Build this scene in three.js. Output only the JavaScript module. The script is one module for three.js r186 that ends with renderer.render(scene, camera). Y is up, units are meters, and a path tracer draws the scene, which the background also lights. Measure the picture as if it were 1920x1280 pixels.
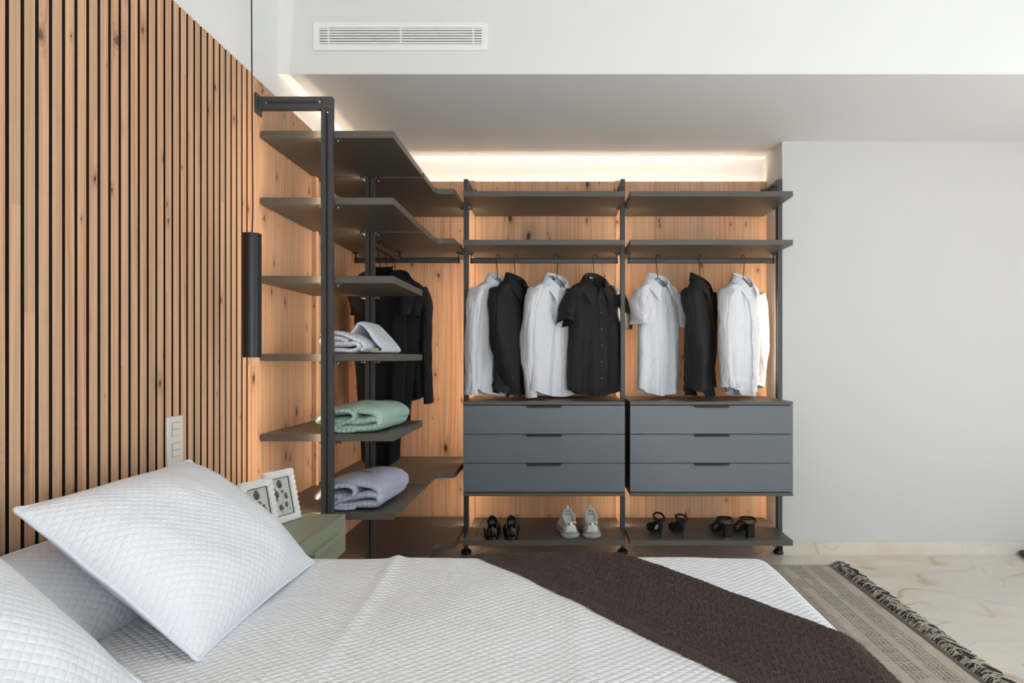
import * as THREE from 'three';
import { RoundedBoxGeometry } from 'three/addons/geometries/RoundedBoxGeometry.js';
import { mergeGeometries, mergeVertices, toCreasedNormals } from 'three/addons/utils/BufferGeometryUtils.js';
import { RectAreaLightUniformsLib } from 'three/addons/lights/RectAreaLightUniformsLib.js';
import { ImprovedNoise } from 'three/addons/math/ImprovedNoise.js';

// ------------------------------------------------------------------ camera, sky, large lights, exposure
RectAreaLightUniformsLib.init();
const scene = new THREE.Scene();
const EYE = 1.28, F = 1200;                                     // eye height in metres, focal length in pixels of the 1920 x 1280 frame
const camera = new THREE.PerspectiveCamera(2 * Math.atan(640 / F) * 180 / Math.PI, 1.5, 0.05, 60);
camera.position.set(0, EYE, 0);
camera.setViewOffset(1920, 1280, -85, -29, 1920, 1280);         // shifted lens: the vanishing point lies right of and below the centre
camera.updateProjectionMatrix();

scene.background = new THREE.Color(0.80, 0.90, 1.0);            // bright overcast sky outside the windows
scene.backgroundIntensity = 1.0;

function areaLight(name, color, intensity, w, h, pos, target) {
  const l = new THREE.RectAreaLight(color, intensity, w, h);
  l.name = name; l.position.set(...pos); scene.add(l); l.lookAt(...target);
  return l;
}
const DAY = new THREE.Color(0.84, 0.93, 1.0);
areaLight('window_daylight', DAY, 2.1, 3.0, 2.3, [1.25, 1.25, 1.86], [1.25, 1.25, 0]);       // the window wall behind the camera
areaLight('window_daylight', DAY, 1.5, 2.2, 2.2, [4.16, 1.25, -1.0], [0, 1.25, -1.0]);      // the glazed door in the right wall

const sun = new THREE.DirectionalLight(new THREE.Color(0.95, 0.98, 1.0), 20);                    // high sun: only reaches the floor close to the windows, out of the picture
sun.name = 'sun'; sun.position.set(7.0, 9.0, 4.6); sun.target.position.set(1.6, 0, 1.0); sun.castShadow = true;
Object.assign(sun.shadow.camera, { left: -6, right: 6, top: 6, bottom: -6, near: 0.1, far: 20 }); sun.shadow.mapSize.set(2048, 2048);
scene.add(sun, sun.target);

const renderer = new THREE.WebGLRenderer({ antialias: true });
renderer.toneMapping = THREE.LinearToneMapping;
renderer.toneMappingExposure = 1.25;
renderer.shadowMap.enabled = true;
const WARM = new THREE.Color(1.0, 0.78, 0.55), WARM_WHITE = new THREE.Color(1.0, 0.82, 0.62);
const POST_LED = 36, COVE_LED = 64;                             // brightness of the LED strips behind the posts and in the coves

// ------------------------------------------------------------------ helpers
let seed = 7;
const rnd = () => { seed = (seed * 1664525 + 1013904223) >>> 0; return seed / 4294967296; };
const rr = (a, b) => a + (b - a) * rnd();
const noise = new ImprovedNoise();
const N3 = (x, y, z) => noise.noise(x, y, z);
const clamp = (x, a, b) => Math.min(b, Math.max(a, x));
const lerp = (a, b, t) => a + (b - a) * t;
const sstep = (a, b, x) => { const t = clamp((x - a) / (b - a), 0, 1); return t * t * (3 - 2 * t); };
const V = (x, y, z) => new THREE.Vector3(x, y, z);
const table = (keys) => (s) => {                                 // piecewise smooth interpolation through [[s, v], ...]
  if (s <= keys[0][0]) return keys[0][1];
  for (let i = 1; i < keys.length; i++) if (s <= keys[i][0]) return lerp(keys[i - 1][1], keys[i][1], sstep(keys[i - 1][0], keys[i][0], s));
  return keys[keys.length - 1][1];
};
const used = {};
const numbered = (name) => { const n = used[name] = (used[name] ?? -1) + 1; return n ? `${name}_${String(n).padStart(3, '0')}` : name; };
function shadows(o) { o.castShadow = o.receiveShadow = true; return o; }
function mesh(name, geo, mat, parent) { const m = shadows(new THREE.Mesh(geo, mat)); m.name = parent ? name : numbered(name); (parent ?? scene).add(m); return m; }
function tag(o, label, category, group) { o.userData.label = label; o.userData.category = category; if (group) o.userData.group = group; return o; }
function thing(name, label, category, pos = [0, 0, 0], turn = 0, group) {
  const g = new THREE.Group(); g.name = numbered(name); g.position.set(...pos); g.rotation.y = turn; scene.add(g);
  return tag(g, label, category, group);
}
function struct(name, geo, mat, parent) { const m = mesh(name, geo, mat, parent); if (!parent) m.userData.kind = 'structure'; return m; }
function structGroup(name) { const g = new THREE.Group(); g.name = numbered(name); g.userData.kind = 'structure'; scene.add(g); return g; }
function uvBox(geo, ou = 0, ov = 0) {                            // uv in metres from position and normal
  const p = geo.attributes.position, n = geo.attributes.normal, uv = new Float32Array(p.count * 2);
  for (let i = 0; i < p.count; i++) {
    const ax = Math.abs(n.getX(i)), ay = Math.abs(n.getY(i)), az = Math.abs(n.getZ(i));
    const a = ax >= ay && ax >= az ? [p.getZ(i), p.getY(i)] : ay >= az ? [p.getX(i), p.getZ(i)] : [p.getX(i), p.getY(i)];
    uv[2 * i] = a[0] + ou; uv[2 * i + 1] = a[1] + ov;
  }
  geo.setAttribute('uv', new THREE.BufferAttribute(uv, 2));
  return geo;
}
const bx = (x0, x1, y0, y1, z0, z1, ou = 0, ov = 0) => uvBox(new THREE.BoxGeometry(x1 - x0, y1 - y0, Math.abs(z1 - z0)).translate((x0 + x1) / 2, (y0 + y1) / 2, (z0 + z1) / 2), ou, ov);
const rb = (x0, x1, y0, y1, z0, z1, r = 0.0015) => uvBox(new RoundedBoxGeometry(x1 - x0, y1 - y0, Math.abs(z1 - z0), 2, r).translate((x0 + x1) / 2, (y0 + y1) / 2, (z0 + z1) / 2));
function grid(nu, nv, f, closeU = false) {                       // f(u, v) -> Vector3; uv attribute from f's .uv if it has one
  const pos = [], uv = [], idx = [];
  for (let j = 0; j <= nv; j++) for (let i = 0; i <= nu; i++) { const p = f(i / nu, j / nv); pos.push(p.x, p.y, p.z); uv.push(...(p.uv ?? [i / nu, j / nv])); }
  const W = nu + 1;
  for (let j = 0; j < nv; j++) for (let i = 0; i < nu; i++) { const a = j * W + i; idx.push(a, a + 1, a + W, a + 1, a + W + 1, a + W); }
  const g = new THREE.BufferGeometry();
  g.setAttribute('position', new THREE.Float32BufferAttribute(pos, 3)); g.setAttribute('uv', new THREE.Float32BufferAttribute(uv, 2)); g.setIndex(idx);
  g.computeVertexNormals();
  if (closeU) {                                                  // smooth the seam of a closed tube
    const n = g.attributes.normal;
    for (let j = 0; j <= nv; j++) { const a = j * W, b = a + nu, s = V(n.getX(a) + n.getX(b), n.getY(a) + n.getY(b), n.getZ(a) + n.getZ(b)).normalize(); n.setXYZ(a, s.x, s.y, s.z); n.setXYZ(b, s.x, s.y, s.z); }
  }
  return g;
}
const tube = (pts, r, seg = 24, rad = 6, closed = false) => new THREE.TubeGeometry(new THREE.CatmullRomCurve3(pts.map((p) => Array.isArray(p) ? V(...p) : p), closed), seg, r, rad, closed);
const strap = (pts, r, flat, seg = 20) => {                      // a tube flattened along its own height
  const g = tube(pts, r, seg, 6); return g;
};
const strip = (g) => { const q = g.index ? g.toNonIndexed() : g; for (const k of Object.keys(q.attributes)) if (!['position', 'normal', 'uv'].includes(k)) q.deleteAttribute(k); return q; };
const merge = (list) => mergeGeometries(list.map(strip));
const lathe = (pts, n = 32) => new THREE.LatheGeometry(pts.map((p) => new THREE.Vector2(...p)), n);
function loft(rings, capA = true, capB = true) {                 // rings of equal length, closed
  const n = rings[0].length, pos = [], idx = [], uv = [];
  rings.forEach((r, j) => r.forEach((p, i) => { pos.push(p.x, p.y, p.z); uv.push(i / n, j / rings.length); }));
  for (let j = 0; j < rings.length - 1; j++) for (let i = 0; i < n; i++) { const a = j * n + i, b = j * n + (i + 1) % n; idx.push(a, b, a + n, b, b + n, a + n); }
  const cap = (r, off, flip) => {
    const c = r.reduce((s, p) => s.add(p), V(0, 0, 0)).multiplyScalar(1 / n), k = pos.length / 3; pos.push(c.x, c.y, c.z); uv.push(0.5, 0.5);
    for (let i = 0; i < n; i++) { const a = off + i, b = off + (i + 1) % n; flip ? idx.push(k, b, a) : idx.push(k, a, b); }
  };
  if (capA) cap(rings[0], 0, true);
  if (capB) cap(rings[rings.length - 1], (rings.length - 1) * n, false);
  const g = new THREE.BufferGeometry(); g.setAttribute('position', new THREE.Float32BufferAttribute(pos, 3)); g.setAttribute('uv', new THREE.Float32BufferAttribute(uv, 2)); g.setIndex(idx);
  g.computeVertexNormals();
  return g;
}
function dataTex(w, h, f, srgb) {                                // f(u, v) -> [r, g, b] 0..1
  const d = new Uint8Array(w * h * 4);
  for (let j = 0; j < h; j++) for (let i = 0; i < w; i++) { const c = f(i / w, j / h), k = (j * w + i) * 4; d[k] = clamp(c[0], 0, 1) * 255; d[k + 1] = clamp(c[1], 0, 1) * 255; d[k + 2] = clamp(c[2], 0, 1) * 255; d[k + 3] = 255; }
  const t = new THREE.DataTexture(d, w, h); t.wrapS = t.wrapT = THREE.RepeatWrapping; t.magFilter = THREE.LinearFilter; t.minFilter = THREE.LinearFilter;
  if (srgb) t.colorSpace = THREE.SRGBColorSpace;
  t.needsUpdate = true; return t;
}
const per = (t, sx, sy = sx) => { const c = t.clone(); c.repeat.set(1 / sx, 1 / sy); c.needsUpdate = true; return c; };   // one repeat per sx x sy metres
const S = (o) => new THREE.MeshStandardMaterial(o);
const Ph = (o) => new THREE.MeshPhysicalMaterial(o);

// ------------------------------------------------------------------ textures
const OAK_W = 1.3, OAK_H = 2.6;
const oak = (() => {
  const knots = [];
  for (let i = 0; i < 74; i++) knots.push({ x: rnd() * OAK_W, y: rnd() * OAK_H, r: rr(0.002, 0.011) * (rnd() < 0.3 ? 1.5 : 0.7), dark: rr(0.45, 1), slant: rr(-0.4, 0.4), crack: rnd() < 0.5 });
  const W = 1024, H = 2048, disp = new Float32Array(W * H), dark = new Float32Array(W * H);
  for (const k of knots) {
    const R = k.r * 7, i0 = Math.floor((k.x - R) / OAK_W * W), i1 = Math.ceil((k.x + R) / OAK_W * W), j0 = Math.floor((k.y - R * 3) / OAK_H * H), j1 = Math.ceil((k.y + R * 3) / OAK_H * H);
    for (let j = j0; j <= j1; j++) for (let i = i0; i <= i1; i++) {
      const dx = i / W * OAK_W - k.x - k.slant * (j / H * OAK_H - k.y) * 0.3, dy = (j / H * OAK_H - k.y) / 2.0, r = Math.hypot(dx, dy) / k.r, q = ((j % H + H) % H) * W + ((i % W + W) % W);
      const wob = r * (1 + 0.35 * N3(dx * 300 + k.x * 90, dy * 200, k.y * 50));
      disp[q] += Math.sign(dx || 1) * k.r * 0.9 * Math.exp(-r * r / 7);
      dark[q] += k.dark * (1.0 * sstep(1.0, 0.45, wob) + 0.42 * Math.exp(-wob * wob / 7) * (0.55 + 0.45 * Math.sin(wob * 7)));
      if (k.crack) dark[q] += k.dark * 0.7 * sstep(0.22, 0.05, Math.abs(dx / k.r + 0.5 * N3(dy * 90, k.x * 30, 2))) * sstep(3.4, 0.6, Math.abs(dy) / k.r);
    }
  }
  const P = 1024;                                               // wrap noise in u by blending
  return dataTex(W, H, (u, v) => {
    const q = Math.round(v * H) % H * W + Math.round(u * W) % W, x0 = u * OAK_W + disp[q], y = v * OAK_H;
    const f = (x) => {
      const xw = x + 0.018 * N3(x * 4, y * 0.8, 3.1) + 0.004 * N3(x * 22, y * 2.2, 9.1);
      return [N3(xw * 11, y * 0.35, 1.7), N3(xw * 46, y * 0.7, 5.3), N3(xw * 170, y * 1.6, 8.8), N3(xw * 620, y * 9, 2.4)];
    };
    const e = sstep(0.9, 1.0, u), a = f(x0), b = e > 0 ? f(x0 - OAK_W) : a, g = a.map((s, i) => lerp(s, b[i], e));
    let L = 1 + 0.10 * g[0] + 0.12 * g[1] + 0.10 * g[2] + 0.06 * g[3];
    const streak = sstep(0.18, 0.62, g[1] + 0.5 * g[0]) * 0.15;
    const pore = sstep(0.28, 0.6, g[3] + 0.35 * g[2]) * 0.08;
    L -= streak + pore;
    const d = clamp(dark[q], 0, 1), red = 0.03 * g[0] + streak * 0.35;
    const c = [0.832 * L * (1 + red * 0.4), 0.666 * L * (1 - red * 0.6), 0.528 * L * (1 - red)];
    return [lerp(c[0], 0.24, d), lerp(c[1], 0.165, d), lerp(c[2], 0.115, d)];
  }, true);
})();
const marble = (() => {
  const fbm = (x, y, z) => N3(x, y, z) + 0.5 * N3(2 * x, 2 * y, z + 7) + 0.25 * N3(4 * x, 4 * y, z + 13);
  return dataTex(1024, 1024, (u, v) => {                         // 2.4 m square
    const one = (u, v) => {
      const x = u * 2.4, y = v * 2.4, w = 0.55 * fbm(x * 1.1, y * 1.1, 4.2), w2 = 0.35 * fbm(x * 1.3 + 5, y * 1.3, 8.2);
      const a = Math.abs(fbm((x * 0.75 + y * 0.55) * 1.3 + w, (y * 0.9 - x * 0.35) * 0.9 + w2, 1.1)), b = Math.abs(fbm(x * 1.4 + w2 * 2, y * 2.1 + w * 2, 21.1));
      return [sstep(0.045, 0.0, a), sstep(0.32, 0.0, a), sstep(0.03, 0.0, b), fbm(x * 0.9 + w, y * 1.3, 33), N3(x * 14 + 6 * w, y * 14, 2)];
    };
    const e = sstep(0.85, 1, u), h = sstep(0.85, 1, v), A = one(u, v), B = e > 0 ? one(u - 1, v) : A, C = h > 0 ? one(u, v - 1) : A, D = e > 0 && h > 0 ? one(u - 1, v - 1) : e > 0 ? B : C;
    const m = A.map((_, i) => lerp(lerp(A[i], B[i], e), lerp(C[i], D[i], e), h));
    const cloud = 0.5 + 0.5 * m[3], vein = m[0] * 0.36 * clamp(0.4 + 1.2 * m[3], 0, 1) + m[2] * 0.13 * clamp(0.5 - m[3], 0, 1), warm = m[1] * 0.10 * clamp(0.5 + m[3], 0, 1);
    const L = 1 + 0.03 * m[4] * 0.5 + 0.04 * m[3];
    return [0.885 * L - vein * 0.52 - warm * 0.44, 0.855 * L - vein * 0.66 - warm * 0.66 - cloud * 0.010, 0.815 * L - vein * 0.80 - warm * 0.92 - cloud * 0.026];
  }, true);
})();
const quiltBump = dataTex(128, 128, (u, v) => {                  // one diamond of stitched quilting per tile
  const p = (u + v) * Math.PI, q = (u - v) * Math.PI, h = Math.pow(Math.abs(Math.sin(p) * Math.sin(q)), 0.6); return [h, h, h];
});
const knitBump = dataTex(256, 256, (u, v) => {                   // zigzag knit, two wales
  const z = Math.abs(((u * 2) % 1) - 0.5) * 2, r = 0.5 + 0.5 * Math.sin((v * 8 + z * 1.5) * 2 * Math.PI), g = Math.pow(Math.abs(Math.sin(u * 2 * Math.PI)), 0.3), h = r * 0.55 * g + 0.3 * g + 0.15 * N3(u * 40, v * 40, 3); return [h, h, h];
});
const heather = dataTex(256, 256, (u, v) => { const n = 0.86 + 0.16 * N3(u * 60, v * 60, 1) + 0.12 * N3(u * 128, v * 128, 5); return [n, n, n]; }, true);
const wrinkleBump = dataTex(256, 256, (u, v) => {
  const w = (a, b) => Math.abs(N3(a * 5, b * 3, 2) + 0.6 * N3(a * 11, b * 7, 6)); const e = sstep(0.8, 1, u), f = sstep(0.8, 1, v);
  const h = lerp(lerp(w(u, v), w(u - 1, v), e), lerp(w(u, v - 1), w(u - 1, v - 1), e), f); return [h, h, h];
});
const rugTex = (() => {
  const W = 512, H = 1024;                                       // 0.85 m wide, 1.7 m long
  const type = (x) => { const b = [0.03, 0.1, 0.18, 0.27, 0.33, 0.42, 0.5, 0.6, 0.66, 0.76, 0.80, 0.9, 1.01]; for (let i = 0; i < b.length; i++) if (x < b[i]) return i; return 0; };
  return dataTex(W, H, (u, v) => {
    const k = type(u + 0.004 * N3(v * 14, u * 3, 1)), x = u * 0.85, z = v * 1.7, n = N3(u * 200, v * 300, 4), big = N3(u * 5, v * 7, 9);
    let L = 0.80 + 0.07 * n + 0.05 * big;
    if (k % 2 === 1) {                                           // dashed rows
      const row = Math.floor(z / 0.013), px = x / 0.021 + (row % 2) * 0.08 + 0.2 * N3(row * 3.1, k, 2), fr = px - Math.floor(px), fz = z / 0.013 - row;
      const on = sstep(0.42, 0.5, fz) * (fr < 0.68 ? 1 : 0.25) * clamp(0.75 + 0.5 * N3(Math.floor(px) * 1.7, row * 0.9, 6), 0, 1);
      L = lerp(L, 0.26 + 0.05 * n, on * 0.95);
    } else {
      const row = z / 0.0042, fz = row - Math.floor(row); L -= 0.14 * sstep(0.35, 0.6, fz) * clamp(0.6 + 0.9 * N3(u * 60, Math.floor(row) * 1.3, 8), 0, 1) + 0.07 * sstep(0.1, 0.5, N3(u * 130, v * 12, 5));
    }
    return [L * 0.98, L * 0.925, L * 0.85];
  }, true);
})();

// ------------------------------------------------------------------ materials
const M = {
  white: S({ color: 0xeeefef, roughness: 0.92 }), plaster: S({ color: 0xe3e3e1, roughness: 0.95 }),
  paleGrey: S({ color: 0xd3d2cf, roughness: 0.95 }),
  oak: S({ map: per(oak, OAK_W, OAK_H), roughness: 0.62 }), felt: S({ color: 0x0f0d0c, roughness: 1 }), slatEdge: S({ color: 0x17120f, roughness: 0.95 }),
  marble: Ph({ map: per(marble, 2.4), roughness: 0.16, specularIntensity: 0.9 }), grout: S({ color: 0xa79c8f, roughness: 0.8 }),
  shelf: S({ color: 0x59554f, roughness: 0.42 }), metal: S({ color: 0x4b4c4d, roughness: 0.42, metalness: 0.35 }), groove: S({ color: 0x191a1b, roughness: 0.7 }),
  black: S({ color: 0x101011, roughness: 0.45 }), wire: S({ color: 0x0b0b0c, roughness: 0.35, metalness: 0.4 }), screw: S({ color: 0xd8d8d6, roughness: 0.25, metalness: 0.9 }),
  drawer: S({ color: 0x676f77, roughness: 0.36 }), dark: S({ color: 0x1c1d1e, roughness: 0.6 }),
  led: S({ color: 0xfff0dc, emissive: 0xffca8c, emissiveIntensity: 1.2, roughness: 0.6 }),
  vent: S({ color: 0xf0f0ee, roughness: 0.5 }), ventDark: S({ color: 0x3a3a38, roughness: 0.9 }),
  quilt: S({ color: 0xeceef3, roughness: 0.95, bumpMap: per(quiltBump, 0.027, 0.021), bumpScale: 0.0017 }),
  spread: S({ color: 0xeeeff1, roughness: 0.95, bumpMap: per(quiltBump, 0.030, 0.024), bumpScale: 0.0034 }),
  cotton: S({ color: 0xe6e9f0, roughness: 0.95 }), throwMat: S({ color: 0x6f5b53, map: per(heather, 0.13), roughness: 1, bumpMap: per(knitBump, 0.040, 0.056), bumpScale: 0.012 }),
  rug: S({ map: rugTex, roughness: 1 }), rugDark: S({ color: 0x6c665e, roughness: 1 }), fringeLight: S({ color: 0xb9ae9e, roughness: 1 }), fringeDark: S({ color: 0x3b3937, roughness: 1 }),
  green: S({ color: 0x9aa08a, roughness: 0.45 }), lamp: S({ color: 0x101113, roughness: 0.38 }),
  plate: S({ color: 0xe2dcd6, roughness: 0.4 }), plateDark: S({ color: 0x4f4a46, roughness: 0.6 }),
  frame: S({ color: 0xefede9, roughness: 0.7 }),
  shirtWhite: Ph({ color: 0xe9e9ee, roughness: 0.9, sheen: 0.2, bumpMap: per(wrinkleBump, 0.22, 0.34), bumpScale: 0.005, side: THREE.DoubleSide }),
  shirtBlack: Ph({ color: 0x1b1b1b, roughness: 0.8, sheen: 0.25, bumpMap: per(wrinkleBump, 0.24, 0.36), bumpScale: 0.006, side: THREE.DoubleSide }),
  jacket: Ph({ color: 0x0c0c0d, roughness: 0.85, sheen: 0.15, bumpMap: per(wrinkleBump, 0.24, 0.36), bumpScale: 0.006, side: THREE.DoubleSide }),
  dress: S({ color: 0x040404, roughness: 1, side: THREE.DoubleSide }),
  collarWhite: Ph({ color: 0xebebf0, roughness: 0.85, sheen: 0.2, side: THREE.DoubleSide }), collarBlack: Ph({ color: 0x1d1d1d, roughness: 0.75, sheen: 0.25, side: THREE.DoubleSide }),
  buttonWhite: S({ color: 0xdfdfe0, roughness: 0.3 }), buttonBlack: S({ color: 0x0c0c0c, roughness: 0.25 }), tagWhite: S({ color: 0xd8d8d8, roughness: 0.8 }),
  blanketWhite: S({ color: 0xe2e3ea, roughness: 0.95, bumpMap: per(quiltBump, 0.022, 0.019), bumpScale: 0.0026, side: THREE.DoubleSide }),
  blanketMint: S({ color: 0xa9c4b3, roughness: 0.95, bumpMap: per(quiltBump, 0.026, 0.022), bumpScale: 0.0028, side: THREE.DoubleSide }),
  blanketLilac: S({ color: 0xb9bccd, roughness: 0.95, bumpMap: per(quiltBump, 0.026, 0.022), bumpScale: 0.0028, side: THREE.DoubleSide }),
  beige: S({ color: 0xc9b28c, roughness: 0.9 }),
  leather: Ph({ color: 0x0b0b0c, roughness: 0.32, clearcoat: 0.4, clearcoatRoughness: 0.25 }), suede: S({ color: 0x121213, roughness: 0.85 }), lining: S({ color: 0x0a0a0b, roughness: 0.95 }),
  sneaker: S({ color: 0xd9dad6, roughness: 0.7 }), sneakerSole: S({ color: 0xa6a8a4, roughness: 0.6 }), sneakerLining: S({ color: 0xa9b0b3, roughness: 0.9 }), insole: S({ color: 0x8a6a56, roughness: 0.8 }),
  windowFrame: S({ color: 0x2f3133, roughness: 0.5 }), glass: Ph({ color: 0xffffff, roughness: 0.02, transmission: 1, thickness: 0 }),
  mattress: S({ color: 0xd9d6d0, roughness: 0.95 }), bedBase: S({ color: 0x8c8780, roughness: 0.95 }), terrace: S({ color: 0xb9b4aa, roughness: 0.9 }),
};

// ------------------------------------------------------------------ setting: depths are metres in front of the camera (world z = -depth)
const XW = -1.382, XP = -1.32, XR = 4.2, ZB = -4.534, ZP = -4.459, ZW = -4.1525, ZF = 1.9, CEIL = 3.1, SOFFIT = 2.678, TOP = 2.502, NX = 1.459;
// left wall behind the timber, with slats and panels
const wl = structGroup('wall_left');
struct('plaster', bx(XW - 0.15, XW, 0, CEIL + 0.15, ZB - 0.12, ZF + 0.15), M.white, wl);
mesh('batten_backing', bx(XP - 0.018, XP - 0.013, 0, TOP, -2.76, -0.45), M.felt, wl);
{
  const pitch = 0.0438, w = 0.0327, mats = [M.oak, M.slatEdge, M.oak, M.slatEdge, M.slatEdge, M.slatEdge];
  for (let z = -2.7615, i = 0; z < -0.45; z += pitch, i++) {
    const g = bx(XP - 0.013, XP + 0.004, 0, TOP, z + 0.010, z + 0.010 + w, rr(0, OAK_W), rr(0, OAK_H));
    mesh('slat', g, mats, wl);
  }
}
for (const [z0, z1, u] of [[-2.82, -2.763, 0.31], [-3.6, -2.822, 0.77], [-4.457, -3.602, 0.12]]) mesh('wood_panel', bx(XP - 0.018, XP, 0, TOP, z0, z1, u + 3, 0.4 * u), M.oak, wl);
mesh('batten', bx(XP, XP + 0.024, 0, 2.25, -3.478, -3.438, 0.93, 0.2), M.oak, wl);
// back wall of the niche
const wb = structGroup('wall_back');
struct('plaster', bx(XW - 0.15, NX + 0.1, 0, SOFFIT, ZB - 0.12, ZB), M.white, wb);
for (const [x0, x1, u, v] of [[XP, -0.614, 0.5, 0.1], [-0.614, 0.4245, 0.05, 1.1], [0.4245, NX - 0.001, 0.66, 0.55]]) mesh('wood_panel', bx(x0 + 0.0008, x1 - 0.0008, 0, TOP, ZP - 0.018, ZP, u, v), M.oak, wb);
for (const [x, u] of [[-0.593, 0.2], [0.4245, 0.9]]) mesh('batten', bx(x - 0.021, x + 0.019, 0, TOP, ZP, ZP + 0.024, u, u), M.oak, wb);
// the white block right of the niche, its side closing the niche
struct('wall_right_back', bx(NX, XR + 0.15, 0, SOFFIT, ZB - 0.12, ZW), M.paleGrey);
struct('wall_right', mergeGeometries([bx(XR, XR + 0.15, 0, CEIL, ZW, -2.1), bx(XR, XR + 0.15, 0, CEIL, 0.1, ZF + 0.15), bx(XR, XR + 0.15, 2.35, CEIL, -2.1, 0.1), bx(XR, XR + 0.15, 0, 0.15, -2.1, 0.1)]), M.white);
struct('wall_front', mergeGeometries([bx(XW, -0.25, 0, CEIL, ZF, ZF + 0.15), bx(2.75, XR, 0, CEIL, ZF, ZF + 0.15), bx(-0.25, 2.75, 2.4, CEIL, ZF, ZF + 0.15), bx(-0.25, 2.75, 0, 0.1, ZF, ZF + 0.15)]), M.white);
struct('ceiling', bx(XW, XR + 0.15, CEIL, CEIL + 0.15, ZB - 0.12, ZF + 0.15), M.white);
struct('ceiling_soffit', bx(XW, XR, SOFFIT, CEIL, ZB, -3.165), M.plaster);
// windows that let the daylight in, behind and right of the camera
function windowUnit(n, along, x0, x1, y0, y1, at) {
  const g = structGroup(`window_${n}`), b = (a0, a1, h0, h1, d0, d1) => along ? bx(a0, a1, h0, h1, at + d0, at + d1) : bx(at + d0, at + d1, h0, h1, a0, a1);
  const mid = (x0 + x1) / 2;
  mesh('window_frame', mergeGeometries([b(x0, x1, y0, y0 + 0.05, 0, 0.06), b(x0, x1, y1 - 0.05, y1, 0, 0.06), b(x0, x0 + 0.05, y0 + 0.05, y1 - 0.05, 0, 0.06), b(x1 - 0.05, x1, y0 + 0.05, y1 - 0.05, 0, 0.06), b(mid - 0.03, mid + 0.03, y0 + 0.05, y1 - 0.05, 0, 0.06)]), M.windowFrame, g);
  mesh('pane', b(x0 + 0.05, mid - 0.03, y0 + 0.05, y1 - 0.05, 0.028, 0.032), M.glass, g); mesh('pane', b(mid + 0.03, x1 - 0.05, y0 + 0.05, y1 - 0.05, 0.028, 0.032), M.glass, g);
}
windowUnit(1, true, -0.25, 2.75, 0.1, 2.4, ZF + 0.05); windowUnit(2, false, -2.1, 0.1, 0.15, 2.35, XR + 0.05);
struct('ground', bx(-8, 12, -0.3, -0.15, ZF + 0.16, ZF + 10), M.terrace);
// floor of large polished onyx-look tiles
const floor = structGroup('floor');
mesh('screed', bx(XW - 0.15, XR + 0.15, -0.15, -0.012, ZB - 0.12, ZF + 0.15), M.grout, floor);
{
  const zs = [ZB, -3.93, -3.147, -2.36, -1.575, -0.79, -0.005, 0.78, ZF], xs = [XW, -0.30, 1.30, 2.90, XR];
  for (let j = 0; j < zs.length - 1; j++) for (let i = 0; i < xs.length - 1; i++)
    mesh('tile', bx(xs[i] + 0.0007, xs[i + 1] - 0.0007, -0.012, 0, zs[j] + 0.0007, zs[j + 1] - 0.0007, rr(0, 2.4), rr(0, 2.4)), M.marble, floor);
}
const bb = structGroup('baseboard_back');
for (const [x0, x1] of [[NX, 2.02], [2.02, 2.62], [2.62, XR]]) mesh('tile', bx(x0 + 0.0005, x1 - 0.0005, 0, 0.087, ZW, ZW + 0.009, rr(0, 2), rr(0, 2)), M.marble, bb);

// cove strips in the gaps behind the panels
{
  const l = tag(mesh('cove_light_strip', mergeGeometries([bx(-1.364, -1.354, 2.190, 2.198, -4.42, -3.22), bx(-1.364, -1.354, 2.190, 2.198, -2.8, -0.5)]), M.led), 'warm LED strip hidden in the gap behind the left timber wall', 'light strip');
  l.userData.group = 'cove light strips';
  areaLight('cove_light', WARM_WHITE, COVE_LED, 0.012, 1.2, [-1.359, 2.20, -3.82], [-1.359, 3, -3.82]);
  areaLight('cove_light', WARM_WHITE, COVE_LED * 0.3, 0.012, 1.2, [-1.359, 2.46, -3.82], [-1.359, 3, -3.82]);
  areaLight('cove_light', WARM_WHITE, COVE_LED * 0.6, 0.012, 2.3, [-1.359, 2.20, -1.65], [-1.359, 3, -1.65]);
  const b = tag(mesh('cove_light_strip', bx(-1.3, 1.44, 2.190, 2.198, -4.512, -4.502), M.led), 'warm LED strip hidden in the gap behind the back timber wall', 'light strip');
  b.userData.group = 'cove light strips';
  const c = areaLight('cove_light', WARM_WHITE, COVE_LED, 2.7, 0.012, [0.07, 2.20, -4.507], [0.07, 3, -4.507]);
  const c2 = areaLight('cove_light', WARM_WHITE, COVE_LED * 0.3, 2.7, 0.012, [0.07, 2.46, -4.507], [0.07, 3, -4.507]);
  c.rotation.set(Math.PI / 2, 0, 0); c2.rotation.set(Math.PI / 2, 0, 0);
}
scene.traverse((o) => { if (o.isRectAreaLight && o.name === 'cove_light' && o.height > 1) o.rotation.set(Math.PI / 2, 0, 0); });

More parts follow.
